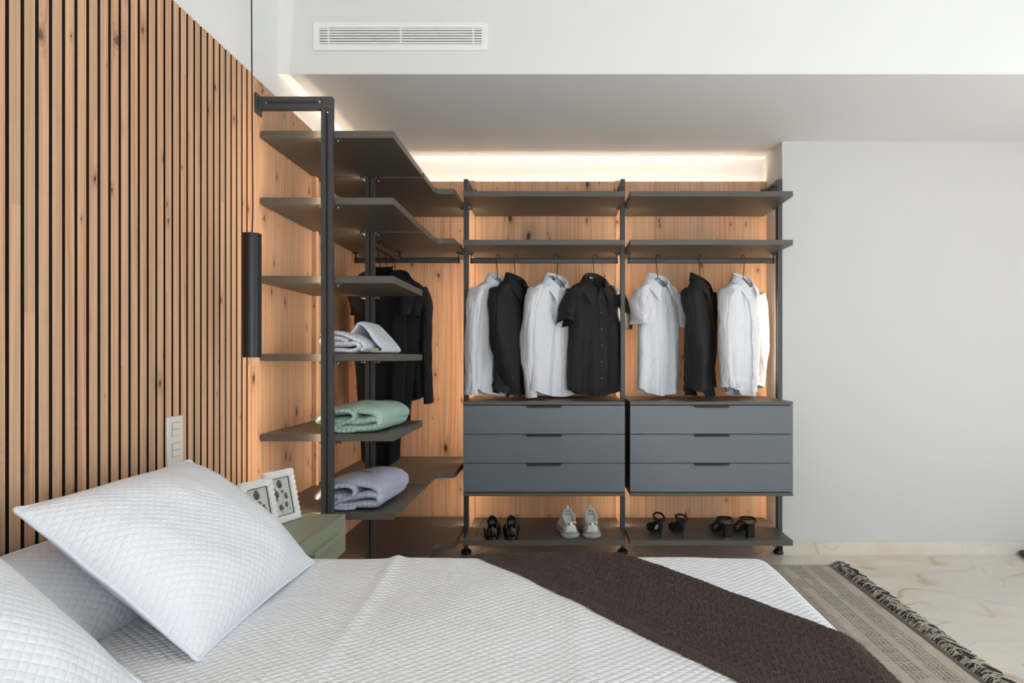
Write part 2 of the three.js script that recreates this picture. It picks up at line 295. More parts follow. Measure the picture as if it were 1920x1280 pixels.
// air outlet in the soffit
{
  const t = thing('air_vent', 'white air outlet grille with horizontal slats in the soffit face', 'air vent', [0, 0, 0]);
  const z = -3.165, x0 = -1.203, x1 = -0.3455, y0 = 2.794, y1 = 2.931, m = 0.0265;
  const sh = new THREE.Shape([[x0, y0], [x1, y0], [x1, y1], [x0, y1]].map((p) => new THREE.Vector2(...p)));
  sh.holes.push(new THREE.Path([[x0 + m, y0 + m], [x0 + m, y1 - m], [x1 - m, y1 - m], [x1 - m, y0 + m]].map((p) => new THREE.Vector2(...p))));
  mesh('frame', new THREE.ExtrudeGeometry(sh, { depth: 0.008, bevelEnabled: true, bevelSize: 0.002, bevelThickness: 0.002, bevelSegments: 1 }).translate(0, 0, z + 0.001), M.vent, t);
  mesh('backing', bx(x0 + m, x1 - m, y0 + m, y1 - m, z, z + 0.0008), M.ventDark, t);
  const ya = y0 + m, yb = y1 - m, n = 6, gap = 0.0052, h = (yb - ya - 7 * gap) / 6;
  for (let i = 0; i < n; i++) mesh('slat', bx(x0 + m, x1 - m, ya + gap + i * (h + gap), ya + gap + i * (h + gap) + h, z + 0.004, z + 0.009), M.vent, t);
  for (const f of [0.058, 0.502, 0.946]) { const x = lerp(x0 + m, x1 - m, f); mesh('mullion', bx(x - 0.004, x + 0.004, ya, yb, z + 0.001, z + 0.007), M.vent, t); }
}

// ------------------------------------------------------------------ wardrobe: posts, shelves, drawers, rails
const LEVELS = [2.281, 1.986, 0.591, 0.175];
const bracketGeo = () => rb(-0.012, 0.012, -0.010, 0, -0.006, 0.006), BRS = new THREE.SphereGeometry(0.0042, 12, 8).translate(0, -0.010, 0.004);
const BR = bracketGeo(), FOOT = lathe([[0, 0], [0.03, 0], [0.034, 0.006], [0.033, 0.02], [0.022, 0.03], [0.012, 0.034], [0.012, 0.06], [0, 0.06]], 24);
// a post in its own axes: 0.029 across x, 0.05 along z, its back with the LED strip at -z; the arm runs to the wall at -z
function post(label, [x, z], turn, wallDist, levels, top = 2.433, beams = [-1.0, 1.0], gain = 1, brackets = [[-0.027, 0], [0.027, 0]]) {
  const t = thing('wardrobe_post', label, 'wardrobe post', [x, 0, z], turn, 'grey metal posts of the open wardrobe');
  const w = 0.0145, d = 0.025;
  mesh('profile', merge([rb(-w, w, 0.05, top - 0.055, -d, -0.006), rb(-w, w, 0.05, top - 0.055, 0.006, d), bx(-w + 0.004, w - 0.004, 0.05, top - 0.055, -0.007, 0.007), rb(-w, w, top - 0.055, top, -d, d)]), M.metal, t);
  mesh('groove', merge([-1, 1].map((s) => bx(s * (w - 0.0035) - 0.0004, s * (w - 0.0035) + 0.0004, 0.06, top - 0.06, -0.004, 0.004))), M.groove, t);
  const arm = mesh('arm', merge([rb(-w, w, top - 0.055, top - 0.034, -wallDist + 0.008, -d), rb(-w, w, top - 0.021, top, -wallDist + 0.008, -d), rb(-w + 0.004, w - 0.004, top - 0.04, top - 0.015, -wallDist + 0.008, -d)]), M.metal, t);
  mesh('groove', merge([-1, 1].map((s) => bx(s * (w - 0.0035) - 0.0004, s * (w - 0.0035) + 0.0004, top - 0.0295, top - 0.0255, -wallDist + 0.05, -d - 0.02))), M.groove, arm);
  mesh('wall_plate', rb(-0.03, 0.03, top - 0.075, top + 0.012, -wallDist + 0.001, -wallDist + 0.009), M.metal, t);
  for (const [zz, yy] of [[-wallDist + 0.045, top - 0.0275], [-d - 0.005, top - 0.024], [0.004, top - 0.07]]) mesh('screw', new THREE.CylinderGeometry(0.0042, 0.0042, 0.030, 10).rotateZ(Math.PI / 2).translate(0, yy, zz), M.screw, t);
  mesh('foot', FOOT, M.black, t);
for (const q of beams) mesh('light_strip', bx(Math.sign(q) * (w - 0.005) - 0.004, Math.sign(q) * (w - 0.005) + 0.004, 0.12, top - 0.08, -d - 0.0008, -d - 0.0002), M.led, t);
  for (const y of levels) for (const [bx0, bz0] of brackets) { const b = mesh('shelf_bracket', BR, M.metal, t); b.position.set(bx0, y - 0.033, bz0); b.rotation.y = -turn; const c = mesh('screw', BRS, M.screw, b); }
  for (const q of beams) {
    const dir = V(Math.sin(q), 0, -Math.cos(q)).applyAxisAngle(V(0, 1, 0), turn), o = V(Math.sign(q) * (w - 0.003), 0, -d - 0.006).applyAxisAngle(V(0, 1, 0), turn).add(V(x, 0, z));
    areaLight('post_light', WARM, POST_LED * gain, 0.010, top - 0.2, [o.x, top / 2 + 0.02, o.z], [o.x + dir.x, top / 2 + 0.02, o.z + dir.z]);
  }
  return t;
}
const PZ = -4.17;
post('grey metal post left of the shirts, where corner shelves meet the first drawer unit', [-0.593, PZ], 0, -ZP + PZ, [2.281, 1.986]);
post('grey metal post between the two drawer units, beside the short-sleeved black shirt', [0.4245, PZ], 0, -ZP + PZ, [2.281, 1.986]);
post('grey metal post standing against the edge of the plain white wall', [1.4435, PZ], 0, -ZP + PZ, [2.281, 1.986], 2.433, [-0.9, 0.2], 0.62);
const LP = Math.PI / 2;                                          // posts of the left run: their back faces the left wall
post('tall grey metal post nearest the bed, in front of the left shelf ends', [-1.010, -2.815], LP, -1.010 - XP, [2.281, 1.986, 1.639, 1.294, 0.9386, 0.591], 2.42, [0], 1, [[0.030, -0.037], [0.030, 0.037]]);
post('grey metal post of the left shelves partly hidden behind the folded blankets', [-1.010, -3.457], LP, -1.010 - XP, [2.281, 1.986, 1.639, 1.294, 0.9386, 0.591], 2.42, [0], 1, [[-0.022, -0.037], [-0.022, 0.037], [0.024, -0.037], [0.024, 0.037]]);

const T = 0.032;
function shelf(label, x0, x1, top, z0, z1, group) { return tag(mesh('shelf', rb(x0, x1, top - T, top, z0, z1), M.shelf), label, 'shelf', group); }
const LG = 'left wardrobe shelves', RG = 'right wardrobe shelves';
[['topmost dark shelf of the left run, right under the metal arm', 2.281], ['dark left shelf second from the top, level with the pendant lamp top', 1.986], ['empty dark left shelf just above the white blanket', 1.639], ['dark left shelf carrying the folded white blanket', 1.294], ['dark left shelf carrying the folded mint green blanket', 0.9386], ['lowest dark left shelf, carrying the folded lilac blanket', 0.591]]
  .forEach(([l, y]) => shelf(l, -1.312, -0.7256, y, -3.441, -2.8335, LG));
const cornerShape = () => {                                      // plan: x, -z
  const s = new THREE.Shape(), xl = -1.315, xi = -0.7256, zj = 3.4735, zb = 4.43, za = 3.813, xe = -0.6115, r = 0.055;
  s.moveTo(xl, zj); s.lineTo(xi, zj); s.lineTo(xi, za - r * 0.9); s.quadraticCurveTo(xi, za, xi + r, za); s.lineTo(xe, za); s.lineTo(xe, zb); s.lineTo(xl, zb); s.lineTo(xl, zj);
  return s;
};
const cornerGeo = new THREE.ExtrudeGeometry(cornerShape(), { depth: T - 0.003, bevelEnabled: true, bevelSize: 0.001, bevelThickness: 0.0015, bevelSegments: 1, curveSegments: 10 }).rotateX(-Math.PI / 2);
// rotateX(-90 deg) sends (x, y, z) to (x, z, -y): plan y becomes depth
[['uppermost dark corner shelf with a curved inner edge', 2.281], ['dark corner shelf above the corner clothes rails', 1.986], ['dark corner shelf behind the lilac blanket, under the long black garments', 0.591], ['lowest dark corner shelf close to the floor', 0.175]]
  .forEach(([l, y]) => { const m = tag(mesh('corner_shelf', cornerGeo, M.shelf), l, 'shelf', 'corner wardrobe shelves'); m.position.y = y - T + 0.0015; });
const U1 = [-0.570, 0.4085], U2 = [0.4405, 1.4260];
shelf('topmost dark shelf above the four shirts beside the corner', ...U1, 2.283, -4.42, -3.871, RG);
shelf('dark shelf right above the rail with four shirts', ...U1, 1.989, -4.42, -3.871, RG);
shelf('low dark shelf with black lace-up shoes and white sneakers', ...U1, 0.171, -4.42, -3.871, RG);
shelf('topmost dark shelf beside the plain white wall', ...U2, 2.283, -4.42, -3.871, RG);
shelf('dark shelf right above the rail with three shirts', ...U2, 1.989, -4.42, -3.871, RG);
shelf('low dark shelf with the two pairs of black sandals', ...U2, 0.171, -4.42, -3.871, RG);

function drawerUnit([x0, x1], label) {
  const t = thing('drawer_unit', label, 'drawer unit', [(x0 + x1) / 2, 0, -4.13], 0, 'grey wardrobe drawer units');
  const w = (x1 - x0) / 2, zf = 0.259, zb = -0.29;
  mesh('top_board', rb(-w, w, 0.990, 1.010, zb, zf), M.shelf, t); mesh('bottom_board', rb(-w, w, 0.4385, 0.4585, zb, zf), M.shelf, t);
  mesh('side_panel', rb(-w + 0.002, -w + 0.018, 0.459, 0.9895, zb, zf - 0.03), M.shelf, t); mesh('side_panel', rb(w - 0.018, w - 0.002, 0.459, 0.9895, zb, zf - 0.03), M.shelf, t);
  mesh('back_panel', bx(-w + 0.018, w - 0.018, 0.459, 0.9895, zb, zb + 0.01), M.shelf, t);
  mesh('carcass_front', bx(-w + 0.018, w - 0.018, 0.459, 0.9895, zf - 0.06, zf - 0.05), M.dark, t);
  for (let i = 0; i < 3; i++) {
    const y0 = 0.4635 + i * 0.1752, d = mesh('drawer_front', rb(-w, w, y0, y0 + 0.1718, zf - 0.022, zf - 0.002), M.drawer, t);
    mesh('handle', merge([rb(-0.105, 0.105, y0 + 0.1655, y0 + 0.1725, zf - 0.012, zf + 0.009, 0.001), rb(-0.105, 0.105, y0 + 0.160, y0 + 0.1725, zf + 0.007, zf + 0.0095, 0.001)]), M.dark, d);
  }
}
drawerUnit(U1, 'grey three-drawer unit under the four shirts');
drawerUnit(U2, 'grey three-drawer unit under the three shirts beside the white wall');

const RAIL_Y = 1.9035, RAIL_Z = -4.15;
function rail(label, len, pos, turn) {
  const t = thing('hanging_rail', label, 'clothes rail', pos, turn, 'black clothes rails');
  const s = new THREE.Shape(); s.absarc(0, 0.0085, 0.0072, 0, Math.PI); s.absarc(0, -0.0085, 0.0072, Math.PI, 2 * Math.PI);
  mesh('bar', new THREE.ExtrudeGeometry(s, { depth: len, bevelEnabled: false, curveSegments: 8 }).rotateY(Math.PI / 2).translate(-len / 2, 0, 0), M.metal, t);
  mesh('bar_lip', merge([bx(-len / 2, len / 2, 0.0125, 0.0165, -0.0077, 0.0077), bx(-len / 2, len / 2, -0.0165, -0.0125, -0.0077, 0.0077)]), M.black, t);
  for (const s2 of [-1, 1]) {
    const e = mesh('end_cap', rb(-0.006, 0.006, -0.0185, 0.0185, -0.0115, 0.0115), M.black, t); e.position.x = s2 * (len / 2 + 0.002);
    mesh('hanger_strap', merge([bx(-0.003, 0.003, 0.018, 0.049, -0.006, 0.006), bx(-0.017, 0.017, 0.043, 0.0495, -0.008, 0.008)]), M.black, e);
  }
  return t;
}
rail('black clothes rail holding four shirts left of the middle post', 0.94, [-0.0855, RAIL_Y, RAIL_Z], 0);
rail('black clothes rail holding three shirts next to the white wall', 0.935, [0.932, RAIL_Y, RAIL_Z], 0);
rail('black clothes rail running along the back wall in the corner', 0.66, [-0.968, RAIL_Y, -4.13], 0);
rail('black clothes rail running away from the viewer in the corner, with the dark garments', 0.60, [-1.010, RAIL_Y, -3.80], Math.PI / 2);

// ------------------------------------------------------------------ clothes on hangers
function hangerGeo() {
  const r = 0.0185, hook = [];
  for (let a = -0.35; a <= Math.PI + 0.02; a += 0.25) hook.push([r * Math.cos(a), 0.0035 + r * Math.sin(a) - 0.0, 0]);
  hook.push([-r * 0.96, -0.012, 0], [-0.010, -0.07, 0], [-0.004, -0.130, 0]);
  return { hook: tube(hook, 0.0025, 40, 6), body: merge([tube([[-0.004, -0.130, 0], [0.05, -0.154, 0.0], [0.11, -0.184, 0], [0.145, -0.206, 0]], 0.0026, 12, 6), tube([[-0.004, -0.130, 0], [-0.05, -0.154, 0], [-0.11, -0.184, 0], [-0.145, -0.206, 0]], 0.0026, 12, 6), tube([[-0.145, -0.206, 0], [-0.1, -0.214, 0], [0.1, -0.214, 0], [0.145, -0.206, 0]], 0.0026, 12, 6)]) };
}
const HG = hangerGeo();
function hanger(label, pos, yaw, flip, group) {
  const t = thing('clothes_hanger', label, 'hanger', pos, yaw, group);
  const h = mesh('hook', HG.hook, M.wire, t); mesh('shoulder_wire', HG.body, M.wire, t);
  if (flip) t.children.forEach((c) => c.rotation.y = Math.PI);
  return t;
}
// local axes: x to the wearer's left (viewer's right), y up from the hem of the neck, z to the front
function shirtParts(o) {
  const { W = 0.205, L = 0.76, hem = W, open = 0, sd = 1, crumple = 0 } = o, ts = 0.16;
  const body = (th, t) => {                                      // th 0..1 from the front centre round by the wearer's left
    const a = th * 2 * Math.PI, c = Math.sin(a), f = Math.cos(a);
    let hw, hd, y;
    if (t < ts) { const s = t / ts; hw = lerp(0.066, W, Math.pow(s, 0.92)); hd = lerp(0.056, 0.046, s); y = -0.066 * s - 0.030 * Math.pow(s, 5) - 0.088 * Math.pow(1 - Math.min(th, 1 - th) * 2, 1.8) * Math.pow(1 - s, 1.6) - 0.004; }
    else { const s = (t - ts) / (1 - ts); hw = lerp(W, W * 0.965, sstep(0, 0.25, s)); hw = lerp(hw, hem, sstep(0.3, 1, s)); hd = lerp(0.046, 0.066, sstep(0, 0.35, s)) * lerp(1, 0.86, sstep(0.5, 1, s)); y = lerp(-0.098, -L, s); }
    const x = hw * Math.sign(c) * Math.pow(Math.abs(c), 0.78), k = x / hw;
    let z = hd * Math.sign(f) * Math.pow(Math.abs(f), 0.85);
    const s = clamp((t - 0.1) / 0.9, 0, 1), amp = 0.006 + 0.019 * s, side = f > 0 ? 1 : 2.3;
    z += amp * (0.75 * Math.sin(k * 6.3 * side + sd * 1.7 + 1.2 * s) + 0.45 * Math.sin(k * 13 + sd * 2.9 - 0.8 * s)) * (0.35 + 0.65 * Math.abs(f)) + 0.006 * N3(k * 4 + sd, y * 9, sd * 3.3) + crumple * 0.02 * sstep(0.6, 1, s) * N3(k * 5, y * 22, sd);
    const e = Math.abs(k);
    if (t > 0.85) y += (0.052 * Math.pow(e, 2.2)) * sstep(0.85, 1, t) + crumple * 0.02 * N3(k * 3, sd, 1) * sstep(0.85, 1, t);
    const p = V(x + 0.006 * N3(y * 7, sd * 4.1, k * 2), y, z);
    const depth = clamp(1 + y / (0.03 + open), 0, 1);
    if (open > 0 && f > 0) { const g = 0.34 * open * Math.max(0, 1 + (y + 0.03) / open) * Math.pow(Math.max(0, f), 4); if (y > -open - 0.03) p.x += (th < 0.5 ? 1 : -1) * g; }
    p.uv = [k * 0.2 + side, y];
    return p;
  };
  const out = { body: grid(88, 64, body, false) };
  const seamN = out.body.attributes.normal;
  out.placket = grid(4, 60, (u, v) => { const t = lerp(0.03 + open * 0.9, 0.985, v), p = body((0.035 * (u - 0.38) / W * 0.14 + 1) % 1, t), q = body(0.001, t); const x = lerp(-0.014, 0.018, u); return Object.assign(V(q.x + x, q.y, q.z + 0.004 - 0.002 * Math.abs(2 * u - 1) + 0.0035 * Math.sin(v * 31 + sd) * 0.6), { uv: [x, q.y] }); });
  out.buttons = [];
  for (let i = 0; i < 6; i++) { const t = lerp(0.09 + open * 1.05, 0.88, i / 5.2), q = body(0.001, t); out.buttons.push(V(q.x + 0.002, q.y, q.z + 0.0058)); }
  // collar: stand and turned-down leaf
  out.collar = (() => {
    const n = 64, lim = 2.86;
    return grid(n, 8, (u, v) => {
      const phi = (u * 2 - 1) * lim, k = Math.abs(phi) / lim, f = Math.pow(k, 2.5), rx = 0.064, rz = 0.058, cs = -Math.cos(phi), sn = Math.sin(phi), g = sn * sn * (1 - f);
      const yb = -0.010 - 0.082 * Math.pow(k, 1.8), yt = yb + lerp(0.050, 0.030, k * k), yl = lerp(lerp(yt - 0.052, -0.030, g), yt - 0.112, f), spread = 1 + open * 2.0 * f, drop = open * 0.3 * f;
      const j = Math.round(v * 8), o = Math.max(0, (j - 3) / 5);
      const y = j < 3 ? [yb, lerp(yb, yt, 0.55), yt - 0.005][j] : j === 3 ? yt : lerp(yt - 0.004, yl, (j - 4) / 4), r = j < 3 ? [0.95, 0.965, 0.985][j] : 1.03 + (j > 3 ? 0.045 : 0);
      return V(sn * rx * (r + o * (0.18 + 0.55 * g)) * spread + Math.sign(sn) * 0.040 * f * o, y - drop, cs * rz * (r + o * (0.16 + 0.22 * f)) + 0.010 * o * k);
    });
  })();
  const sleeve = (sgn) => {
    const near = sgn < 0 ? o.near ?? {} : o.far ?? {}, sw = near.sway ?? 0.03, out2 = near.out ?? 0.02;
    if (o.short) {
      const c = new THREE.CatmullRomCurve3([V(sgn * W * 0.84, -0.098, 0), V(sgn * (W - 0.002), -0.15, 0), V(sgn * (W + out2 * 0.6), -0.22, sw * 0.4), V(sgn * (W + out2), -0.305, sw)]);
      const f = (t) => [lerp(0.038, 0.040, t), lerp(0.060, 0.088, t)];
      return { c, f, n: 18 };
    }
    const c = new THREE.CatmullRomCurve3([V(sgn * W * 0.86, -0.092, 0), V(sgn * (W + 0.004), -0.15, 0.0), V(sgn * (W + out2), -0.30, sw * 0.5), V(sgn * (W + out2 * 1.1), -0.46, sw), V(sgn * (W + out2 * (near.inn ?? 0.2)), -0.60, sw * 1.1), V(sgn * (W + out2 * (near.inn2 ?? -0.6)), -(near.len ?? 0.715), sw * (near.end ?? 0.8))]);
    return { c, f: (t) => [lerp(0.034, 0.026, t), lerp(0.062, 0.046, sstep(0, 0.9, t)) + 0.004 * Math.sin(t * 14)], n: 40 };
  };
  out.sleeve = [-1, 1].map((sgn) => {
    const { c, f, n } = sleeve(sgn);
    const ring = (t, u, k = 1) => { const p = c.getPoint(t), a = u * 2 * Math.PI, tg = c.getTangent(t), [ra, rbb] = f(t), sx = V(1, 0, 0).addScaledVector(tg, -tg.x).normalize(), sz = V(0, 0, 1).addScaledVector(tg, -tg.z).normalize();
      const wr = 1 + 0.16 * N3(Math.cos(a) * 1.5 + sd, t * 9, Math.sin(a) * 1.5 + sgn) + 0.07 * Math.sin(a * 3 + t * 9 + sd);
      const q = p.addScaledVector(sx, Math.cos(a) * ra * wr * k).addScaledVector(sz, Math.sin(a) * rbb * wr * k); q.uv = [u * 0.3, t * 0.6]; return q; };
    const cuffAt = o.short ? 0.9 : 0.91;
    return { sleeve: grid(28, n, (u, v) => ring(v * cuffAt, u), true), cuff: grid(28, 5, (u, v) => ring(lerp(cuffAt - 0.01, 1, v), u, v === 0 ? 1 : 1.05), true) };
  });
  return out;
}
function shirt(label, x, yaw, o, group = 'shirts hanging on the two rails') {
  const z = o.z ?? RAIL_Z, mat = o.mat, drop = o.drop ?? 0.110;
  const t = thing(o.name ?? 'shirt', label, o.cat ?? 'shirt', [x, RAIL_Y - drop, z], yaw, group);
  const p = shirtParts(o), dark = mat !== M.shirtWhite;
  mesh('body', p.body, mat, t); mesh('collar', p.collar, dark ? M.collarBlack : M.collarWhite, t); const pl = mesh('placket', p.placket, mat, t);
  p.sleeve.forEach((s) => { const m = mesh('sleeve', s.sleeve, mat, t); mesh('cuff', s.cuff, mat, m); });
  const bg = new THREE.CylinderGeometry(0.0052, 0.0052, 0.002, 12).rotateX(Math.PI / 2);
  if (o.buttons !== false) p.buttons.forEach((b) => { const m = mesh('button', bg, dark ? M.buttonBlack : M.buttonWhite, pl); m.position.copy(b); });
  if (o.tag) {
    const m = mesh('neck_label', bx(-0.021, 0.021, -0.045, -0.012, -0.0, 0.0012), dark ? M.lining : M.buttonBlack, t); m.position.set(0.0, 0.028, -0.05); m.rotation.x = -0.15;
    mesh('print', merge([bx(-0.015, -0.003, -0.030, -0.018, 0.0012, 0.0016), bx(0.001, 0.004, -0.030, -0.018, 0.0012, 0.0016), bx(0.007, 0.014, -0.0295, -0.0275, 0.0012, 0.0016), bx(0.007, 0.014, -0.021, -0.019, 0.0012, 0.0016), bx(-0.006, 0.006, -0.041, -0.036, 0.0012, 0.0016)]), M.tagWhite, m);
  }
  hanger(o.hl, [x, RAIL_Y + 0.017, z], yaw + (o.hy ?? 0), o.flip, 'black wire hangers');
  return t;
}
const deg = Math.PI / 180;
const PX = (px, z) => (px - 1045) * -z / F;
shirt('white long-sleeved shirt hanging leftmost, partly behind the first black shirt', PX(934, -4.15), 50 * deg, { mat: M.shirtWhite, sd: 1, L: 0.763, hl: 'black wire hanger of the leftmost white shirt', near: { sway: -0.02, out: 0.012, len: 0.75, inn: 1, inn2: 1.6 }, far: { sway: 0.02, out: -0.01 } });
shirt('black long-sleeved shirt between two white shirts on the left rail', PX(967, -4.15), 58 * deg, { mat: M.shirtBlack, sd: 2, L: 0.768, crumple: 1, hl: 'black wire hanger of the long-sleeved black shirt on the left rail', near: { sway: 0.045, out: 0.03, len: 0.71, inn: -0.6, inn2: -3.2 }, far: { sway: 0.0, out: -0.01 } });
shirt('white long-sleeved shirt with a black neck label, third on the left rail', PX(1043, -4.15), 40 * deg, { mat: M.shirtWhite, sd: 3, L: 0.768, W: 0.2, hem: 0.215, tag: 1, flip: 1, hl: 'black wire hanger of the white shirt with the black neck label', near: { sway: -0.03, out: 0.018, len: 0.77 }, far: { sway: -0.03, out: -0.02 } });
shirt('black short-sleeved shirt with open collar, next to the middle post', PX(1116, -4.15), 26 * deg, { mat: M.shirtBlack, sd: 4, L: 0.765, W: 0.19, hem: 0.20, short: 1, open: 0.1, tag: 1, hl: 'black wire hanger of the short-sleeved black shirt', near: { sway: 0.03, out: 0.045 }, far: { sway: -0.05, out: 0.05 } });
shirt('white short-sleeved shirt hanging right of the middle post', PX(1234, -4.15), 34 * deg, { mat: M.shirtWhite, sd: 5, L: 0.763, W: 0.168, hem: 0.165, short: 1, hl: 'black wire hanger of the short-sleeved white shirt', near: { sway: 0.0, out: -0.012 }, far: { sway: -0.02, out: 0.02 } });
shirt('black long-sleeved shirt between two white shirts on the right rail', PX(1313, -4.15), 60 * deg, { mat: M.shirtBlack, sd: 6, L: 0.765, W: 0.19, crumple: 1, hl: 'black wire hanger of the black shirt on the right rail', near: { sway: 0.05, out: 0.0, len: 0.71, inn: 0, inn2: -6 }, far: { sway: 0, out: 0.0 } });
shirt('white long-sleeved shirt hanging rightmost, beside the white wall', PX(1393, -4.15), 42 * deg, { mat: M.shirtWhite, sd: 7, L: 0.763, W: 0.185, hem: 0.15, crumple: 1, flip: 1, hl: 'black wire hanger of the rightmost white shirt', near: { sway: 0.0, out: 0.015, len: 0.70 }, far: { sway: 0.0, out: 0.04, len: 0.71, inn: 0.9 } });
// dark garments in the corner
const CG = 'dark garments in the wardrobe corner';
shirt('black jacket hanging in the corner behind the left shelves', -1.010, -6 * deg, { name: 'jacket', cat: 'jacket', z: -4.01, mat: M.jacket, sd: 8, L: 0.80, W: 0.185, hem: 0.2, buttons: false, hl: 'black wire hanger of the black jacket in the corner', near: { sway: 0, out: 0.01, len: 0.80, inn: 1, inn2: 1 }, far: { sway: 0.03, out: 0.02, len: 0.80, inn: 1.2, inn2: 1.5 } }, CG);
for (const [z, yaw, W, L, sd, lab, hl] of [[-3.66, 8 * deg, 0.15, 1.15, 9, 'long black dress with a round neck hanging in the corner behind the post', 'black wire hanger of the long black dress'], [-3.82, 4 * deg, 0.175, 1.02, 10, 'long black garment hanging between the dress and the jacket in the corner', 'black wire hanger between dress and jacket in the corner']]) {
  const t = thing('dress', lab, 'dress', [-1.010, RAIL_Y - 0.10, z], yaw, CG);
  const p = shirtParts({ W, L, hem: W * 0.72, sd, short: 1, near: { sway: 0, out: -0.03 }, far: { sway: 0, out: -0.03 } });
  mesh('body', p.body, M.dress, t);
  p.sleeve.forEach((s) => mesh('sleeve', s.sleeve, M.dress, t));
  mesh('neckband', tube(Array.from({ length: 25 }, (_, i) => { const a = i / 24 * 2 * Math.PI; return [0.067 * Math.sin(a), -0.006 - 0.035 * Math.max(0, Math.cos(a)), 0.057 * Math.cos(a)]; }), 0.005, 48, 6), M.dress, t);
  hanger(hl, [-1.010, RAIL_Y + 0.017, z], yaw, false, 'black wire hangers');
}

// ------------------------------------------------------------------ folded blankets on the left shelves
function ribbonGeo(path, th, len, o = {}) {                      // a folded sheet: path in x, y, extruded along z with soft ends
  const c = new THREE.CatmullRomCurve3(path.map(([x, y]) => V(x, y, 0)), false, 'catmullrom', 0.5), n = 70, nz = 36, pts = c.getPoints(n), sd = o.sd ?? 1;
  const side = (k, f) => { const a = pts[Math.max(0, k - 1)], b = pts[Math.min(n, k + 1)], t = V(b.x - a.x, b.y - a.y, 0).normalize(); return [pts[k].x - t.y * f, pts[k].y + t.x * f, t]; };
  let arc = 0; const arcs = pts.map((p, k) => arc += k ? p.distanceTo(pts[k - 1]) : 0);
  const rings = [], m = 2 * (n + 1) + 2;
  for (let j = 0; j <= nz; j++) {
    const v = j / nz, e = Math.pow(Math.min(1, Math.min(v, 1 - v) * nz / 3 + 0.12), 0.5), z = (0.5 - v) * len, h = th / 2 * e;
    const sc = (o.scale ?? ((q) => 1))(v), ring = [];
    const put = (x, y, s) => ring.push(Object.assign(V(x * sc + (o.shear ?? 0) * z + 0.008 * N3(y * 20, z * 6, sd), Math.max(0.001, y * (o.lift ?? ((q) => 1))(v) + 0.010 * N3(x * 9, z * 7, sd * 2) * Math.min(1, y * 20)), z + 0.012 * N3(x * 8 + sd, y * 14, 3)), { uv: [s, z] }));
    for (let k = 0; k <= n; k++) { const [x, y] = side(k, h); put(x, y, arcs[k]); }
    put(pts[n].x + side(n, 0)[2].x * h * 0.6, pts[n].y + side(n, 0)[2].y * h * 0.6, arc + 0.01);
    for (let k = n; k >= 0; k--) { const [x, y] = side(k, -h); put(x, y, arcs[k]); }
    put(pts[0].x - side(0, 0)[2].x * h * 0.6, pts[0].y - side(0, 0)[2].y * h * 0.6, 0);
    rings.push(ring);
  }
  const pos = [], uv = [], idx = [];
  rings.forEach((r) => r.forEach((p) => { pos.push(p.x, p.y, p.z); uv.push(...p.uv); }));
  for (let j = 0; j < nz; j++) for (let i = 0; i < m; i++) { const a = j * m + i, b = j * m + (i + 1) % m; idx.push(a, a + m, b, b, a + m, b + m); }
  for (const [j, flip] of [[0, false], [nz, true]]) {
    const k0 = j * m;
    for (let k = 0; k < n; k++) { const a = k0 + k, b = k0 + k + 1, d = k0 + 2 * n + 2 - k, e2 = d - 1; flip ? idx.push(a, d, b, b, d, e2) : idx.push(a, b, d, b, e2, d); }
  }
  const g = new THREE.BufferGeometry(); g.setAttribute('position', new THREE.Float32BufferAttribute(pos, 3)); g.setAttribute('uv', new THREE.Float32BufferAttribute(uv, 2)); g.setIndex(idx); g.computeVertexNormals();
  return g;
}
